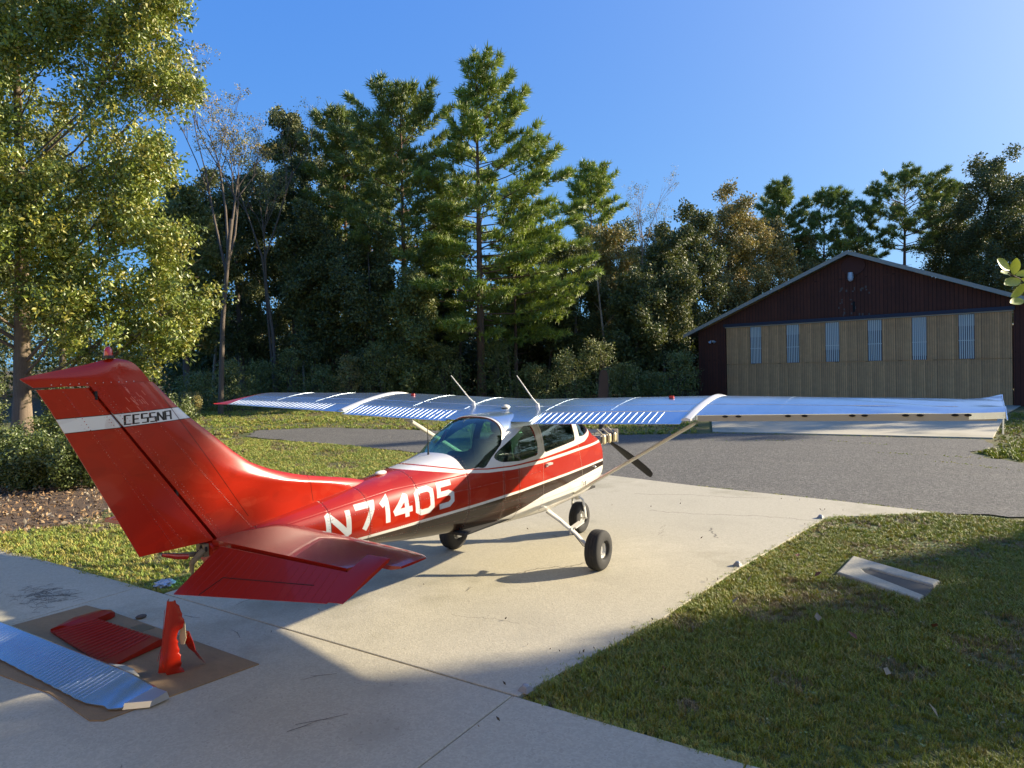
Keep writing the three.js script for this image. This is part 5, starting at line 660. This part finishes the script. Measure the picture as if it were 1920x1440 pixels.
pine({ label: 'small pine between the two tall dense pines at left', pos: P(700, 54), H: topY(700, 235, 54), h0: 10, Lmax: 3.4, round: true, tr: .2, nb: 64, den: 14, ts: 1.25, cols: GREEN.pineDark });
pine({ label: 'round-topped pine right of the tallest pine', pos: P(1112, 62), H: topY(1110, 304, 62), h0: 12, Lmax: 2.9, tr: .2, round: true, nb: 64, den: 14, ts: 1.25, cols: GREEN.pine });
pine({ label: 'small-topped pine above the left roof slope', pos: P(1462, 70), H: topY(1460, 340, 70), h0: 12.5, Lmax: 2.8, tr: .2, round: true, nb: 52, den: 16, ts: 1.3, cols: GREEN.pineDark });
pine({ label: 'open pine left of the hangar roof ridge', pos: P(1545, 70), H: topY(1540, 354, 70), h0: 10, Lmax: 3.4, tr: .22, round: true, nb: 52, den: 14, ts: 1.3, bare: .4, cols: GREEN.pineDark });
pine({ label: 'short pine right behind the hangar roof ridge', pos: P(1608, 72), H: topY(1608, 372, 72), h0: 9, Lmax: 3.0, tr: .18, round: true, nb: 44, den: 14, ts: 1.3, bare: .4, cols: GREEN.pineDark });
pine({ label: 'tall umbrella-crowned pine above the right roof slope', pos: P(1695, 71), H: topY(1690, 320, 71), h0: 12.5, Lmax: 4.3, tr: .30, round: true, nb: 60, den: 12, ts: 1.2, bare: .42, cols: GREEN.pineDark });
pine({ label: 'pine between the umbrella pine and the dark right oak', pos: P(1768, 76), H: topY(1765, 345, 76), h0: 13, Lmax: 3.2, tr: .2, round: true, nb: 48, den: 15, ts: 1.3, bare: .35, cols: GREEN.pineDark });
// --- bare trees
bareTree({ label: 'leafless grey tree with fine twigs left of the dark wood', pos: P(412, 38), H: 22, tr: .15, bark: barkMat, lv: 5, n: 420, cols: GREEN.yellow });
bareTree({ label: 'leafless tree between the round pine and the dark oak', pos: P(1205, 60), H: topY(1205, 365, 60) * 1.05, tr: .12, lv: 5, n: 150, cols: GREEN.yellow });
bareTree({ label: 'thin leafless tree against the sky left of the dark pine', pos: P(520, 46), H: topY(520, 215, 46) * 1.08, tr: .12, bark: barkMat, lv: 5, n: 260, cols: GREEN.mid });
// --- broadleaf trees of the wood
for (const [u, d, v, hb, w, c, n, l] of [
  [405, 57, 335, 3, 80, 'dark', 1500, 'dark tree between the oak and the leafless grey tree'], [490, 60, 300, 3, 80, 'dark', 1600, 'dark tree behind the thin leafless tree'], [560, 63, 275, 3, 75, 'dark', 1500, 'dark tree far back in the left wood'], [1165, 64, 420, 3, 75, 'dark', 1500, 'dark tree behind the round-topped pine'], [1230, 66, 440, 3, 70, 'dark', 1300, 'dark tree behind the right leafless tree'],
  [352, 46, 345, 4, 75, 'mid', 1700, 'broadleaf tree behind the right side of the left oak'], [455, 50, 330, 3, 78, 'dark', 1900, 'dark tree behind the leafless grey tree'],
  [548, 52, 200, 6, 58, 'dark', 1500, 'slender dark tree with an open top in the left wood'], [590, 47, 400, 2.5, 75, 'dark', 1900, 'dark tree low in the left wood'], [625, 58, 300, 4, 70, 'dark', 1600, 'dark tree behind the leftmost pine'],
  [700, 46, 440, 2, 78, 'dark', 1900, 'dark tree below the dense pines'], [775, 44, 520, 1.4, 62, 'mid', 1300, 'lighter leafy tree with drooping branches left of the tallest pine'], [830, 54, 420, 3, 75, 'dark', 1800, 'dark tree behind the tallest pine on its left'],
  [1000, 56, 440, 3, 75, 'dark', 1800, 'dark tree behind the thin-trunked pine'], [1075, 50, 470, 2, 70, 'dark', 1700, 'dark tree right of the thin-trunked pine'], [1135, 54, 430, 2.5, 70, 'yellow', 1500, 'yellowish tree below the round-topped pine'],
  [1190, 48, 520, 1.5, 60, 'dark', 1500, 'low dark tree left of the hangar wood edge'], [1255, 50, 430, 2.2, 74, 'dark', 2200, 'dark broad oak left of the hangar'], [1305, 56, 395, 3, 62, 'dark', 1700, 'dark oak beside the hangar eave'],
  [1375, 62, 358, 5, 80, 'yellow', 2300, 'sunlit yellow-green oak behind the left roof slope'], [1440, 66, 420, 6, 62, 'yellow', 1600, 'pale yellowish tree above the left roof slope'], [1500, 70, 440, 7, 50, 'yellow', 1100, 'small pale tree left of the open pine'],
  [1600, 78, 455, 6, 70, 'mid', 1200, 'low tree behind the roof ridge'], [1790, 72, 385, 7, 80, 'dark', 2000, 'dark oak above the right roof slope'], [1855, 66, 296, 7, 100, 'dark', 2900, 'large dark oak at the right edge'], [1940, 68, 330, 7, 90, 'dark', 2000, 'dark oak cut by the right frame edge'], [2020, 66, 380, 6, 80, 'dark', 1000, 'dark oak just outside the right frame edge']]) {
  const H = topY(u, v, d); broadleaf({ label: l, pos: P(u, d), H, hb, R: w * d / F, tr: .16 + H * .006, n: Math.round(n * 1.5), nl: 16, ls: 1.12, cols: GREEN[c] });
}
// low undergrowth along the wood edge and thin trunks, each placed by what it stands near
const marks = [[372, 'left of the leafless grey tree'], [432, 'right of the leafless grey tree'], [492, 'above the far wing tip'], [548, 'above the outer end of the far wing'], [604, 'above the far stall fence'], [655, 'below the leftmost dark pine'], [715, 'above the inner far wing'], [768, 'at the foot of the tall dense pine'], [838, 'left of the first whip antenna'], [935, 'between the tallest and the thin-trunked pine'], [1000, 'right of the second whip antenna'], [1062, 'above the middle of the near wing root'], [1120, 'left of the raised propeller blade'], [1172, 'right of the raised propeller blade'], [1225, 'just left of the hangar corner'], [1275, 'touching the hangar corner']];
marks.forEach(([u, l], i) => { const d = (u < 440 ? 41 : 43.5) + rr(-1, 2), h = rr(1.6, 4), yel = i === 5; const t = thing('wood_edge_bush', (yel ? 'yellowish' : 'green') + ' leafy bush at the wood edge ' + l, 'bush', P(u, d).toArray(), 'bushes along the wood edge'); const list = []; for (let k = 0; k < 230; k++) { const y = h * rr(.08, 1), w = 1.2 * Math.sqrt(1 - (y / h) ** 2 * .8); list.push([V(rr(-1, 1) * w, y, rr(-1, 1) * w), rr(.6, 1.1)]); } part('stem', [0, 1, 2, 3].map(k => tube([V(rr(-.2, .2), 0, rr(-.2, .2)), V(rr(-.7, .7), h * .85, rr(-.7, .7))], [.03, .008], 4)), barkMat, t); foliage('foliage', sprigMid, leafStd, list, t, yel ? GREEN.yellow : GREEN.mid); });
marks.forEach(([u0, l], i) => { if (u0 > 1240) return; const u = u0 + 24, d = 47 + rr(0, 5), H = rr(6.5, 9.5); const t = thing('thin_tree', 'thin bare trunk inside the wood ' + l, 'tree', P(u, d).toArray(), 'thin trunks inside the wood'); const lx = rr(-1, 1), lz = rr(-1, 1); part('trunk', [tube(zrange(0, H, 5).map(y => V(lx * y / H, y, lz * y / H)), [.11, .10, .09, .075, .06, .04], 6, 1), ...[.35, .5, .62, .74].map(k => tube([V(lx * k, H * k, lz * k), V(lx * k + rr(-1.2, 1.2), H * k + rr(.4, 1.1), lz * k + rr(-1.2, 1.2))], [.03, .01], 4, 1))], i % 3 ? barkMat : paleBark, t); });
{ // the far wood that reads as one mass
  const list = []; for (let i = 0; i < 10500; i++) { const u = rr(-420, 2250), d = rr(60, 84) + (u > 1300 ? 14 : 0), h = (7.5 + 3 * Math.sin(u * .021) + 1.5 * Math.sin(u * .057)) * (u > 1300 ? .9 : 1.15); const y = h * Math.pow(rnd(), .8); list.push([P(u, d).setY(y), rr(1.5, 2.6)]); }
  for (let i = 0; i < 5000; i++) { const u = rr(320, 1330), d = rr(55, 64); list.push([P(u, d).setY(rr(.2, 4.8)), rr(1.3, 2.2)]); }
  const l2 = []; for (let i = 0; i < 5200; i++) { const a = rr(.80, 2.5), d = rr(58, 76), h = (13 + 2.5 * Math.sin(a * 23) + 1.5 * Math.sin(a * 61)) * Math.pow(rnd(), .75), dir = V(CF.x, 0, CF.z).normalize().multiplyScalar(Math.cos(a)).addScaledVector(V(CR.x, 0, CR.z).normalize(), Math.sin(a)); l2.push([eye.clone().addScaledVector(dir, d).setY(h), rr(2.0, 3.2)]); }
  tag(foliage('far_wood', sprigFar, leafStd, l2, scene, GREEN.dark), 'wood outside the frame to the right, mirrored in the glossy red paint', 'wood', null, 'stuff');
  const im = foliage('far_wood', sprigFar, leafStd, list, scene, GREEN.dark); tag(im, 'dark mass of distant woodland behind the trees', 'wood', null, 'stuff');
}
// --- trees to the right of the frame whose shade falls over lawn, tail and near apron
{
  const S = V(.7596, 0, .6505), T = V(-.6505, 0, .7596), at = (t, s) => S.clone().multiplyScalar(t).addScaledVector(T, s); const base = at(23, 4.6);
  const lobes = [[5.2, 11.6, 1.2], [4.6, 11.6, .8], [4.7, 10.2, 1.1], [5.6, 9.8, .9], [4.9, 8.7, .95], [4.5, 9.3, .6], [4.9, 7.6, 1.0], [4.1, 8.0, .7], [3.6, 7.3, .7], [3.3, 6.7, .75], [3.0, 6.0, .8], [4.1, 6.8, .9], [4.6, 6.0, 1.2], [5.5, 6.6, .8], [2.7, 5.2, .9], [4, 4.8, 1.2], [5.6, 12.8, .9], [5.0, 12.9, .8], [4.6, 14.1, 1.0], [5.2, 15.2, .9], [4.3, 15.6, .8], [4.9, 16.8, .8], [6.0, 8.9, .8], [5.9, 7.8, .8], [6.2, 10.8, .8], [5.9, 11.9, .85], [4.9, 13.6, .9]].map(([s, h, r]) => [T.clone().multiplyScalar(s - 4.6).addScaledVector(S, rr(-1, 1)).setY(h), r]);
  broadleaf({ name: 'shade_tree', label: 'broadleaf tree outside the frame at right shading the lawn', pos: base, H: 17.3, tr: .25, lobes, n: 7600, geo: sprigMid, cols: GREEN.mid });
}
{
  const S = V(.7596, 0, .6505), T = V(-.6505, 0, .7596);
  broadleaf({ name: 'shade_tree', label: 'dark oak outside the frame right of the hangar shading its pad', pos: S.clone().multiplyScalar(45).addScaledVector(T, -12.6), H: 17.5, hb: 4, R: 3.9, tr: .25, n: 3600, cols: GREEN.dark });
}
{ // the tan house whose sunlit wall warms the shade of the rear slab
  const h = thing('house', 'tan house with windows standing behind the viewpoint, outside the frame', 'house', [-13.2, 0, 2]);
  const cream = std({ color: lin(.40, .35, .27), roughness: .85 }), frameM = std({ color: lin(.7, .7, .68), roughness: .5 }), dk = new THREE.MeshPhysicalMaterial({ color: lin(.03, .035, .04), roughness: .06, clearcoat: 1 });
  part('wall', box(-6, 0, -.1, 5.4, -13, 13), cream, h); const sh = new THREE.Shape([[-6.6, 5.4], [.6, 5.4], [-3, 7.6]].map(p => new THREE.Vector2(...p))); const rg = new THREE.ExtrudeGeometry(sh, { depth: 27, bevelEnabled: false }); rg.translate(0, .003, -13.5); part('roof', rg, std({ color: lin(.12, .11, .10), roughness: .9 }), h);
  for (const z of [-10, -6, -2, 4, 8]) { const w = part('window', box(.002, .06, 1.0, 2.4, z - .6, z + .6), frameM, h); part('pane', box(.062, .07, 1.08, 2.32, z - .52, z + .52), dk, w); }
}
{ // leafy twig reaching into the frame at right
  const o = thing('leafy_branch', 'green glossy-leaved branch reaching in at the right frame edge', 'branch', [0, 0, 0]); const at = (u, v, d) => { const r = CF.clone().addScaledVector(CR, (u - 960) / F).addScaledVector(CU, -(v - 720) / F); return eye.clone().addScaledVector(r, d); };
  const stem = [at(1990, 560, 2.7), at(1945, 540, 2.6), at(1915, 525, 2.55), at(1890, 512, 2.5)]; part('stem', [tube(stem, [.007, .005, .004, .002], 6), tube([at(1990, 600, 2.7), at(1945, 575, 2.6), at(1915, 562, 2.55)], [.006, .004, .002], 6), tube([at(2080, 640, 2.9), at(1990, 560, 2.7)], [.012, .007], 6), tube([at(2080, 640, 2.9), at(1990, 600, 2.7)], [.01, .006], 6)], barkMat, o);
  const mat = leafM({ roughness: .5, transmission: .5, color: lin(.36, .45, .04) });
  const leaf = (b, t, n) => { const d = t.clone().sub(b), L = d.length(), s = d.clone().cross(n).normalize(), nn = s.clone().cross(d).normalize(), rows = 8, Pp = [], I = []; for (let i = 0; i <= rows; i++) { const k = i / rows, w = .30 * L * Math.pow(Math.sin(Math.PI * Math.min(1, k * .93 + .04)), .8), c = b.clone().addScaledVector(d, k).addScaledVector(nn, -.10 * L * Math.sin(k * 2.4)); for (const q of [-1, 0, 1]) Pp.push(...c.clone().addScaledVector(s, q * w).addScaledVector(nn, Math.abs(q) * w * .28).toArray()); } for (let i = 0; i < rows; i++) for (let q = 0; q < 2; q++) { const a = i * 3 + q; I.push(a, a + 1, a + 3, a + 1, a + 4, a + 3); } const g = new THREE.BufferGeometry(); g.setAttribute('position', new THREE.Float32BufferAttribute(Pp, 3)); g.setIndex(I); g.computeVertexNormals(); return g; };
  const view = CF.clone().negate();
  for (const [bu, bv, tu, tv, nx] of [[1893, 506, 1872, 485, .3], [1901, 515, 1907, 484, -.4], [1905, 516, 1935, 508, .6], [1912, 524, 1885, 532, .9], [1915, 523, 1938, 528, .2], [1925, 535, 1898, 556, -.8], [1918, 562, 1896, 567, 1.0], [1930, 545, 1950, 570, -.2], [1893, 512, 1878, 510, 1.2]]) part('leaf', leaf(at(bu, bv, 2.52), at(tu, tv, 2.5), view.clone().addScaledVector(CU, nx).addScaledVector(CR, nx * .3).normalize()), mat, o);
}
{ // dry yellow weeds beyond the fin
  for (const [u, d, h, l] of [[352, 37, 1.35, 'left'], [366, 36.5, 1.5, 'middle'], [374, 37.4, 1.2, 'right']]) { const t = thing('dry_weed', 'tall yellow dry weed beyond the fin, ' + l + ' one of three', 'weed', P(u, d).toArray()); const st = [], list = []; for (let k = 0; k < 5; k++) { const e = V(rr(-.18, .18), h * rr(.7, 1), rr(-.18, .18)); st.push(tube([V(e.x * .3, 0, e.z * .3), e], [.012, .005], 4)); for (let j = 0; j < 12; j++) list.push([e.clone().multiplyScalar(rr(.35, 1)).add(V(rr(-.06, .06), 0, rr(-.06, .06))), rr(.8, 1.3)]); } part('stem', st, std({ color: lin(.3, .24, .07), roughness: 1 }), t); foliage('foliage', shrubSprig, leafStd, list, t, [[.36, .27, .06], [.30, .25, .07], [.22, .22, .06]]); }
}

// ------------------------------------------------------------------ grass, litter, leaves
function tuft(n, h, w) { const Pp = [], I = []; for (let i = 0; i < n; i++) { const a = rnd() * 6.28, r = rr(0, .05), x = Math.cos(a) * r, z = Math.sin(a) * r, hh = h * rr(.5, 1.1), b = rnd() * 6.28, lx = Math.cos(b) * hh * rr(.15, .9), lz = Math.sin(b) * hh * rr(.15, .9), px = -Math.sin(b) * w, pz = Math.cos(b) * w, o = Pp.length / 3; Pp.push(x - px, 0, z - pz, x + px, 0, z + pz, x + lx * .4 - px * .8, hh * .6, z + lz * .4 - pz * .8, x + lx * .4 + px * .8, hh * .6, z + lz * .4 + pz * .8, x + lx, hh * .85, z + lz); I.push(o, o + 1, o + 2, o + 1, o + 3, o + 2, o + 2, o + 3, o + 4); } const g = new THREE.BufferGeometry(); g.setAttribute('position', new THREE.Float32BufferAttribute(Pp, 3)); g.setIndex(I); const q = g.toNonIndexed(); q.computeVertexNormals(); return q; }
const grassM = leafM({ roughness: .65, transmission: .35 });
const GC = [[0.203, 0.249, 0.014], [0.238, 0.276, 0.017], [0.281, 0.285, 0.021], [0.168, 0.215, 0.013], [0.334, 0.276, 0.039], [0.255, 0.276, 0.021]], GD = [[0.405, 0.371, 0.065], [0.315, 0.358, 0.046], [0.461, 0.394, 0.082], [0.270, 0.335, 0.042], [0.259, 0.335, 0.037]];
const inPoly = (x, z, p) => { let c = false; for (let i = 0, j = p.length - 1; i < p.length; j = i++) if ((p[i][1] > z) !== (p[j][1] > z) && x < (p[j][0] - p[i][0]) * (z - p[i][1]) / (p[j][1] - p[i][1]) + p[i][0]) c = !c; return c; };
const Y0 = -.034, DRY = [[.26, .20, .08], [.20, .16, .06], [.30, .24, .11]]; const q0 = () => new THREE.Quaternion().setFromEuler(_e.set(rr(-.2, .2), rnd() * 6.28, rr(-.2, .2)));
function field(poly, n, geo, s0, s1, name, label, cols, excl) { const xs = poly.map(p => p[0]), zs = poly.map(p => p[1]), x0 = Math.min(...xs), x1 = Math.max(...xs), z0 = Math.min(...zs), z1 = Math.max(...zs), list = []; let guard = 0; while (list.length < n && guard++ < n * 6) { const x = rr(x0, x1), z = rr(z0, z1); if (!inPoly(x, z, poly) || (excl && excl(x, z))) continue; const pt = Math.sin(x * 2.3 + Math.sin(z * 1.9) * 1.4) * Math.sin(z * 2.7 + 1) * .5 + Math.sin(x * .9 - z * .7); const dp = Math.sin(x * 1.7 + 2 * Math.sin(z * .8)) * Math.sin(z * 1.5 + 1.3 * Math.sin(x * 1.1)) + .35 * Math.sin(x * 5.1 + z * 3.3); if (dp > .55 && rnd() < .55) continue; list.push([V(x, Y0, z), rr(s0, s1) * (1 + .28 * pt) * (dp > .4 ? .8 : 1), q0(), dp > .3 && rnd() < .5 ? DRY[Math.floor(rnd() * 3)] : null]); } const im = foliage(name, geo, grassM, list, scene, cols); tag(im, label, 'grass', null, 'stuff'); return im; }
const tA = tuft(16, .062, .0033), tB = tuft(14, .068, .0055), tC = tuft(12, .085, .010);
const blk = [[.92, 3.82], [-.1, 3.74], [-.72, 4.76], [.25, 4.98]];
const rightLawn = [[-4.84, 2.10], [-2.65, 2.49], [-.35, 2.74], [2.95, 3.22], [3.3, 3.46], [4.4, 4.82], [4.4, 6], [3, 12], [-3, 9], [-4.6, 8], [-4.84, 4]];
field(rightLawn.map(p => p[0] > 2 ? [2, p[1]] : p), 30000, tA, .65, 1.25, 'lawn_grass', 'short green lawn grass right of the apron', GC, (x, z) => inPoly(x, z, blk));
field([[1.0, 2.95], [2.95, 3.22], [3.3, 3.46], [4.4, 4.82], [4.5, 6.2], [2.6, 13], [-1, 11], [1, 7]], 12000, tB, .7, 1.2, 'lawn_grass', 'short green lawn grass beside the far apron corner', GC, (x, z) => inPoly(x, z, blk));
field([[-4.93, -3.62], [-4.55, -3.1], [5.2, -3.1], [5.9, -5.5], [6.5, -9.3], [6.8, -13.4], [6.9, -17.5], [3, -17], [0.5, -10.5], [-2.4, -8.4], [-3.5, -7.8], [-5.02, -8.9], [-5.03, -5]], 26000, tB, .7, 1.35, 'lawn_grass', 'dry-tipped lawn grass left of the apron behind the tail', GD);
field([[7, -18], [9, -19.5], [11, -17.7], [11.9, -13.2], [12.5, -9], [13.6, -5], [15.2, -2.9], [29, -7.5], [27, -18], [20, -34], [8, -38], [2, -24], [3, -17]], 16000, tC, .9, 1.6, 'lawn_grass', 'sunlit lawn grass between the taxiway and the wood', GD);
field([[17.0, 5.95], [14.6, 6.1], [13.5, 5.5], [12.4, 5.8], [11.7, 6.8], [10, 6.7], [9.5, 8], [9.2, 13], [9.2, 20], [22, 22], [32, 10], [28, 7.0]], 14000, tC, .8, 1.4, 'lawn_grass', 'bright lawn grass right of the hangar pad', GC);
{ // grass creeping along edges and cracks
  const list = []; const line = (pts, n, w) => { for (let i = 0; i + 1 < pts.length; i++) for (let k = 0; k < n; k++) { const t = rnd(); const g = Math.sin((pts[i][0] * 3 + t * 11)) > -.3; if (!g && rnd() < .7) continue; list.push([V(lerp(pts[i][0], pts[i + 1][0], t) + rr(-w, w), Y0 + .01, lerp(pts[i][1], pts[i + 1][1], t) + rr(-w, w)), rr(.3, .75), q0()]); } };
  line([[4.48, 4.8], [4.72, 3.2], [4.88, 1.45], [5.01, .4]], 80, .05);
  line([[15.5, -2.6], [16.1, 1.0], [17, 5.8]], 90, .12); line([[13.3, -1.5], [12.9, -4.2]], 60, .25); line([[13.5, -.8], [14.6, 1.3], [14.2, 3.6]], 40, .08); line([[12.3, 3.2], [12.2, 5.6]], 60, .12); line([[11.2, 4.6], [10.2, 6.4]], 60, .12);
  line(edgeR.map(p => [p[0], p[1] + .02]), 420, .075); line(edgeR.map(p => [p[0], p[1] - .02]), 90, .10); line([[-4.86, 2.1], [-4.86, 4.0]], 420, .07); line([[-4.95, -8.4], [-4.93, -3.65], [-4.8, -3.1], [-4.4, -3.06]], 220, .04);
  const im = foliage('edge_grass', tB, grassM, list, scene, GD); tag(im, 'grass tufts creeping over the edges of apron, taxiway and pad', 'grass', null, 'stuff');
}
{ const list = []; for (let i = 0; i < 520; i++) { const x = rr(-4.7, 3), z = rr(2.2, 8); if (!inPoly(x, z, rightLawn) || inPoly(x, z, blk)) continue; list.push([V(x, Y0 + .02, z), rr(.28, .6)]); } tag(foliage('clover', shrubSprig, grassM, list, scene, [[.16, .22, .06], [.12, .20, .05], [.22, .22, .08]]), 'small clover and weeds scattered in the right lawn', 'weeds', null, 'stuff');
  const l2 = leafGeo(1, .055, .2, 0), bits = []; for (let i = 0; i < 420; i++) { const x = rr(-5.6, 4.4), z = rr(-2.6, 4.6), e = Math.abs(z - interp(x, [-4.9, -2.65, -.35, 3], [2.05, 2.45, 2.7, 3.2])); if (rnd() > .06 + Math.exp(-e * 3)) continue; bits.push([V(x, z > interp(x, [-4.9, -2.65, -.35, 3], [2.05, 2.45, 2.7, 3.2]) ? .03 : .006, z), rr(.4, 1.1), new THREE.Quaternion().setFromEuler(new THREE.Euler(rr(-.2, .2), rnd() * 6, 1.57 + rr(-.2, .2)))]); } tag(foliage('leaf_litter', l2, std({ roughness: .9, side: THREE.DoubleSide }), bits, scene, [[.12, .08, .04], [.2, .15, .08], [.07, .05, .03]]), 'tiny dry leaf bits along the apron edge', 'leaves', null, 'stuff'); }
{ // fallen leaves on the litter bed and twigs on concrete
  const lg = leafGeo(3, .09, .28, .05), list = []; for (let i = 0; i < 5200; i++) { const x = rr(-7, 4), z = rr(-19, -7.9); if (!inPoly(x, z, [[-4.9, -8.3], [-3.4, -7.6], [-2.3, -8.3], [-1, -9], [1, -10.6], [4, -13.5], [4, -19], [-7, -19], [-6, -11]])) continue; list.push([V(x, .0, z), rr(.6, 1.2)]); } const im = foliage('fallen_leaves', lg, std({ roughness: .9, side: THREE.DoubleSide }), list, scene, [[.22, .13, .06], [.16, .10, .05], [.30, .20, .10], [.10, .06, .035], [.26, .22, .16]]); tag(im, 'brown fallen leaves covering the bed under the shrubs', 'leaves', null, 'stuff');
  const tw = []; for (let i = 0; i < 190; i++) { const g = () => (rnd() + rnd() + rnd() - 1.5) * .5, x = -5.72 + g() * .5, z = -4.3 + g() * .9, a = rr(-1.2, 1.2) + 1.3, L = rr(.04, .16), b = a + rr(-.6, .6); tw.push(tube([V(x, .004, z), V(x + Math.cos(a) * L * .5, .008, z + Math.sin(a) * L * .5), V(x + Math.cos(a) * L * .5 + Math.cos(b) * L * .5, .005, z + Math.sin(a) * L * .5 + Math.sin(b) * L * .5)], .0011, 3)); } const m = part('pine_straw', tw, std({ color: lin(.035, .027, .02), roughness: 1 }), scene); tag(m, 'small dark heap of pine straw on the rear concrete at left', 'pine straw');
  const twigs = [[-5.5, .35, .16], [-6.0, .95, .2], [-6.15, .9, .12], [-5.2, -2.0, .12], [-4.6, -1.9, .14], [-2.9, .1, .1], [-.2, -.2, .12], [-5.25, -1.15, .14], [-7.2, .3, .1], [-6.8, -1.2 + 4, .09]]; const near = ['near the middle joint', 'in front of the cardboard', 'beside another in front of the cardboard', 'beyond the red elevator', 'beside the elevator tip', 'between the tailplane and the wheel', 'under the cabin', 'right of the torn fairing', 'at the bottom edge', 'at the bottom right slab']; twigs.forEach(([x, z, L], i) => { const o = thing('twig', 'thin dark twig on the concrete ' + near[i], 'twig', [x, .004, z]); o.rotation.y = rnd() * 6; part('stem', [tube([V(-L, .003, 0), V(0, .008, .012), V(L, .004, -.01)], [.0014, .002, .0009], 4), tube([V(0, .007, .01), V(L * .4, .010, .035)], [.0012, .0007], 3)], barkMat, o); });
  const lf = leafGeo(1, .10, .30, 0); const spots = [[.35, 3.25, 'brown', 'near the drain block'], [-.45, 3.6, 'brown', 'below the drain block'], [-1.9, 3.0, 'pale', 'on the shaded lawn near the edge'], [-1.1, 2.95, 'pale', 'on the lawn near the apron'], [-2.3, 4.3, 'brown', 'in the dark middle of the lawn'], [-1.6, 4.9, 'brown', 'right of the lawn middle'], [-3.0, 4.6, 'pale', 'in the near lawn'], [-2.0, 3.9, 'pale', 'in the middle lawn'], [-.9, 4.9, 'brown', 'just in front of the drain block mouth'], [-3.6, 5.0, 'pale', 'in the near right lawn']];
  for (const [x, z, c, l] of spots) { const m = part('fallen_leaf', lf, std({ color: c === 'brown' ? lin(.13, .05, .025) : lin(.24, .20, .13), roughness: .8, side: THREE.DoubleSide }), scene); m.position.set(x, .03, z); m.rotation.set(rr(-.5, .5), rnd() * 6, rr(-.4, .4)); tag(m, (c === 'brown' ? 'brown curled fallen leaf ' : 'pale dry fallen leaf ') + l, 'leaf'); }
}

scene.traverse(o => { if (o.userData && o.userData.base !== undefined) delete o.userData.base; });
renderer.render(scene, camera);
